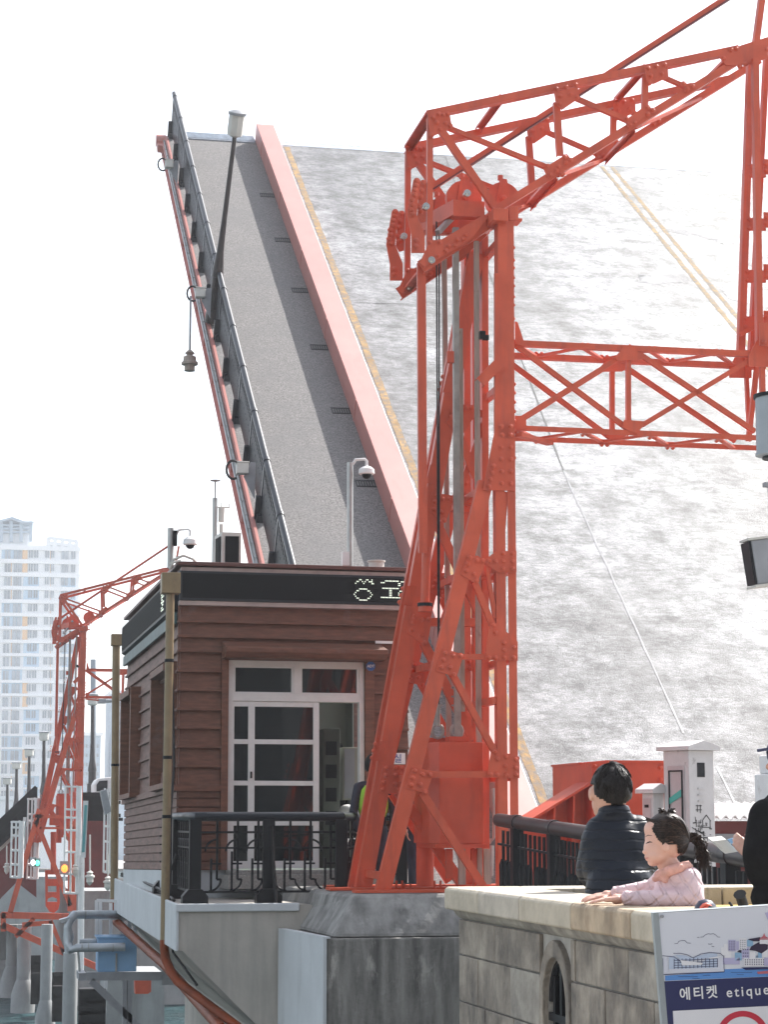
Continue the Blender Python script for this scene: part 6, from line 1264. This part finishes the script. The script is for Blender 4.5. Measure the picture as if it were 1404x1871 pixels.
# ---- workers beside the cabin
def worker(px,ytop,Y,vest,label):
    h=at(px,ytop,Y); base=FZ; x=h.x; H=h.z-base; s_=H/1.62; th=thing('person',label,'person',(x,Y,base)); Z=lambda t:V((x,Y,base+t*s_)); 
    b=MB(); b.ell(Z(1.50),(.075*s_,.09*s_,.11*s_),14,10); cap_(b,Z(1.42),Z(1.30),.05*s_,.055*s_)
    for q in(-1,1): b.ell(Z(1.49)+V((q*.076*s_,0,0)),(.01,.02,.03),8,6)
    blob(b,.008,3,'head_and_neck',M['skin'],th)
    shell(Z(1.515),(.083*s_,.098*s_,.115*s_),lambda d:d.z>.03 or (d.y<.02 and d.z>-.07),'hair',M['hair'],th,.012,24,18,.06)
    b=MB(); b.ell(Z(1.10),(.165*s_,.11*s_,.25*s_),16,10); b.ell(Z(.88),(.155*s_,.115*s_,.15*s_),14,10); cap_(b,Z(1.27)+V((-.12*s_,0,0)),Z(1.27)+V((.12*s_,0,0)),.06*s_,.06*s_)
    arms=MB()
    for q in(-1,1): cap_(b,Z(1.26)+V((q*.17*s_,0,0)),Z(.98)+V((q*.235*s_,-.03,0)),.058*s_,.05*s_); cap_(b,Z(.98)+V((q*.235*s_,-.03,0)),Z(.78)+V((q*.2*s_,-.14,0)),.05*s_,.04*s_)
    blob(b,.012,3,'jacket',mat('navy_work_jacket',(.014,.018,.035),.7,.15,10),th)
    b=MB()
    for q in(-1,1): hand(b,Z(.78)+V((q*.2*s_,-.14,0)),(-q*.15,-.2,-1),(q,-.3,0),(0,-1,-.2),.16,.7)
    blob(b,.006,2,'hands',M['skin'],th)
    if vest:
        b=MB(); b.ell(Z(1.09),(.172*s_,.118*s_,.26*s_),20,12); vv=[p for p in b.v]; ff=[f for f in b.f if abs((b.v[f[0]]-Z(1.09)).z)<.21*s_]; b.f=ff; o=b.build('safety_vest',mat('lime_safety_vest',(.30,.62,.03),.6,.1,10),th,smooth=True); md=o.modifiers.new('s','SOLIDIFY'); md.thickness=.012; md.offset=1
        b=MB(); b.box(Z(.98)+V((-.13*s_,-.135*s_,0)),Z(1.10)+V((-.01*s_,-.10*s_,0))); b.box(Z(.97)+V((.03*s_,-.135*s_,0)),Z(1.06)+V((.13*s_,-.10*s_,0))); b.build('vest_pocket',mat('lime_pocket',(.42,.70,.12),.6,.1,10),o)
    b=MB()
    for q in(-1,1): cap_(b,Z(.78)+V((q*.085*s_,0,0)),Z(.42)+V((q*.09*s_,-.02,0)),.085*s_,.065*s_); cap_(b,Z(.42)+V((q*.09*s_,-.02,0)),Z(.06)+V((q*.09*s_,0,0)),.062*s_,.045*s_)
    blob(b,.012,3,'trousers',mat('dark_blue_trousers',(.02,.03,.06),.8,.15,10),th)
    b=MB()
    for q in(-1,1): b.ell(Z(.04)+V((q*.09*s_,-.04,0)),(.045,.12,.04),10,8)
    b.build('shoes',M['cable'],th,smooth=True)
worker(682,1380,22.1,1,'worker in a lime safety vest standing behind the legs of the near red tower')
worker(768,1374,22.4,0,'dark haired person in dark clothes half hidden by the red counterweight box')
# ================================================================ child's bicycle behind the notice board
YB=7.25; hb=at(1318,1655,YB); bk=thing('bicycle','child\'s bicycle with black grips, only its handlebar showing above the notice board','bicycle',(hb.x,YB,-1.36)); Xb=hb.x
def tor(c,R_,r,ax=(1,0,0)): return [V(c)+V((0,R_*math.cos(R(a)),R_*math.sin(R(a)))) for a in range(0,361,15)]
for y in(YB-.15,YB-.85):
    b=MB(); b.tube(tor((Xb,y,-1.36+.24),.22,.02),.022,8,False); w_=b.build('wheel',M['cable'],bk,smooth=True); b=MB(); b.tube(tor((Xb,y,-1.36+.24),.195,.01),.008,6,False)
    for a in range(0,360,30): b.cyl((Xb,y,-1.12),(Xb,y+.19*math.cos(R(a)),-1.12+.19*math.sin(R(a))),.0015,n=4)
    b.build('rim',M['steel'],w_)
st_=V((Xb,YB-.22,-.62)); top_=V((Xb,YB-.25,hb.z-.015))
b=MB(); b.tube([(Xb,YB-.15,-1.12),st_,top_],.016,8); b.tube([st_,(Xb,YB-.55,-1.05),(Xb,YB-.85,-1.12)],.016,8); b.tube([st_,(Xb,YB-.66,-.75),(Xb,YB-.55,-1.05)],.014,8); b.tube([(Xb,YB-.66,-.75),(Xb,YB-.68,-.62)],.012,8); b.build('frame',mat('red_bicycle_paint',(.4,.03,.03),.3,.05),bk,smooth=True)
b=MB(); b.ell((Xb,YB-.70,-.60),(.07,.12,.03),12,8); b.build('saddle',M['cable'],bk,smooth=True)
gl,gr=at(1353,1634,YB-.3),at(1300,1660,YB-.25); b=MB(); b.tube([gr-V((.06,0,.06)),gr,top_,gl-(gl-top_)*.4],.011,8); b.build('handlebar',M['dark'],bk,smooth=True)
b=MB(); d=(gl-top_).normalized(); b.tube([gl-d*.075,gl-d*.07,gl-d*.005,gl],[.024,.0185,.0185,.023],10); b.tube([gl-d*.13,gl-d*.075],[.014,.022],8); b.tube([gl-d*.09,gl-d*.06+V((-.01,.04,-.025)),gl+V((-.02,.05,-.03))],.005,6); b.build('grip',M['cable'],bk,smooth=True)
p=at(1290,1647,YB+.0); b=MB(); b.lathe(p-V((0,0,.05)),[(.040,0),(.042,.015),(.038,.035),(.024,.052),(.005,.058)],16); o=b.build('child_helmet',mat('navy_helmet',(.03,.035,.07),.4,.1),smooth=True); tag(o,'small dark blue child helmet with a coral rim beside the handlebar','helmet')
b=MB(); b.tube([p+V((-.012+.022*math.cos(R(a)),-.042,-.03+.022*math.sin(R(a)))) for a in range(0,361,30)],.006,6); b.tube([p+V((-.012+.011*math.cos(R(a)),-.044,-.03+.011*math.sin(R(a)))) for a in range(0,361,40)],.005,6); b.build('rim_trim',mat('coral_trim',(.7,.14,.10),.4,.05),o,smooth=True)

# ================================================================ unseen blocks added behind the viewer, darkened and widened to darken the cabin glass
for lab,x0,x1,y,h,c in(('unseen dark brown block added behind the viewer, left of the tallest one',-45,-14,-42,19,(.05,.035,.03)),('unseen dark block added behind the viewer, the tallest of the three',-10,30,-55,34,(.035,.035,.035)),('unseen dark grey block added behind the viewer, right of the tallest one',19,64,-46,26,(.035,.037,.04))):
    th=thing('added_dark_block',lab,'building',((x0+x1)/2,y,-1.4),'unseen dark blocks added behind the viewer'); b=MB(); b.box((x0,y-15,-1.4),(x1,y,h)); b.build('wall',mat('darkened_block',c,.8,.1,.2),th); b=MB()
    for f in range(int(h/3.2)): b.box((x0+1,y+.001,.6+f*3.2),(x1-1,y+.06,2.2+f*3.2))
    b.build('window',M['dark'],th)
# ================================================================ sea haze
hz=bpy.data.materials.new('haze'); hz.use_nodes=True; t=hz.node_tree; t.nodes.remove(t.nodes['Principled BSDF']); pv=t.nodes.new('ShaderNodeVolumePrincipled'); pv.inputs['Color'].default_value=(.93,.96,1,1); pv.inputs['Density'].default_value=.0008; pv.inputs['Anisotropy'].default_value=.2; t.links.new(pv.outputs[0],t.nodes['Material Output'].inputs['Volume'])
b=MB(); b.box((-720,-90,-8),(720,1320,54)); o=b.build('haze',hz); o['kind']='stuff'
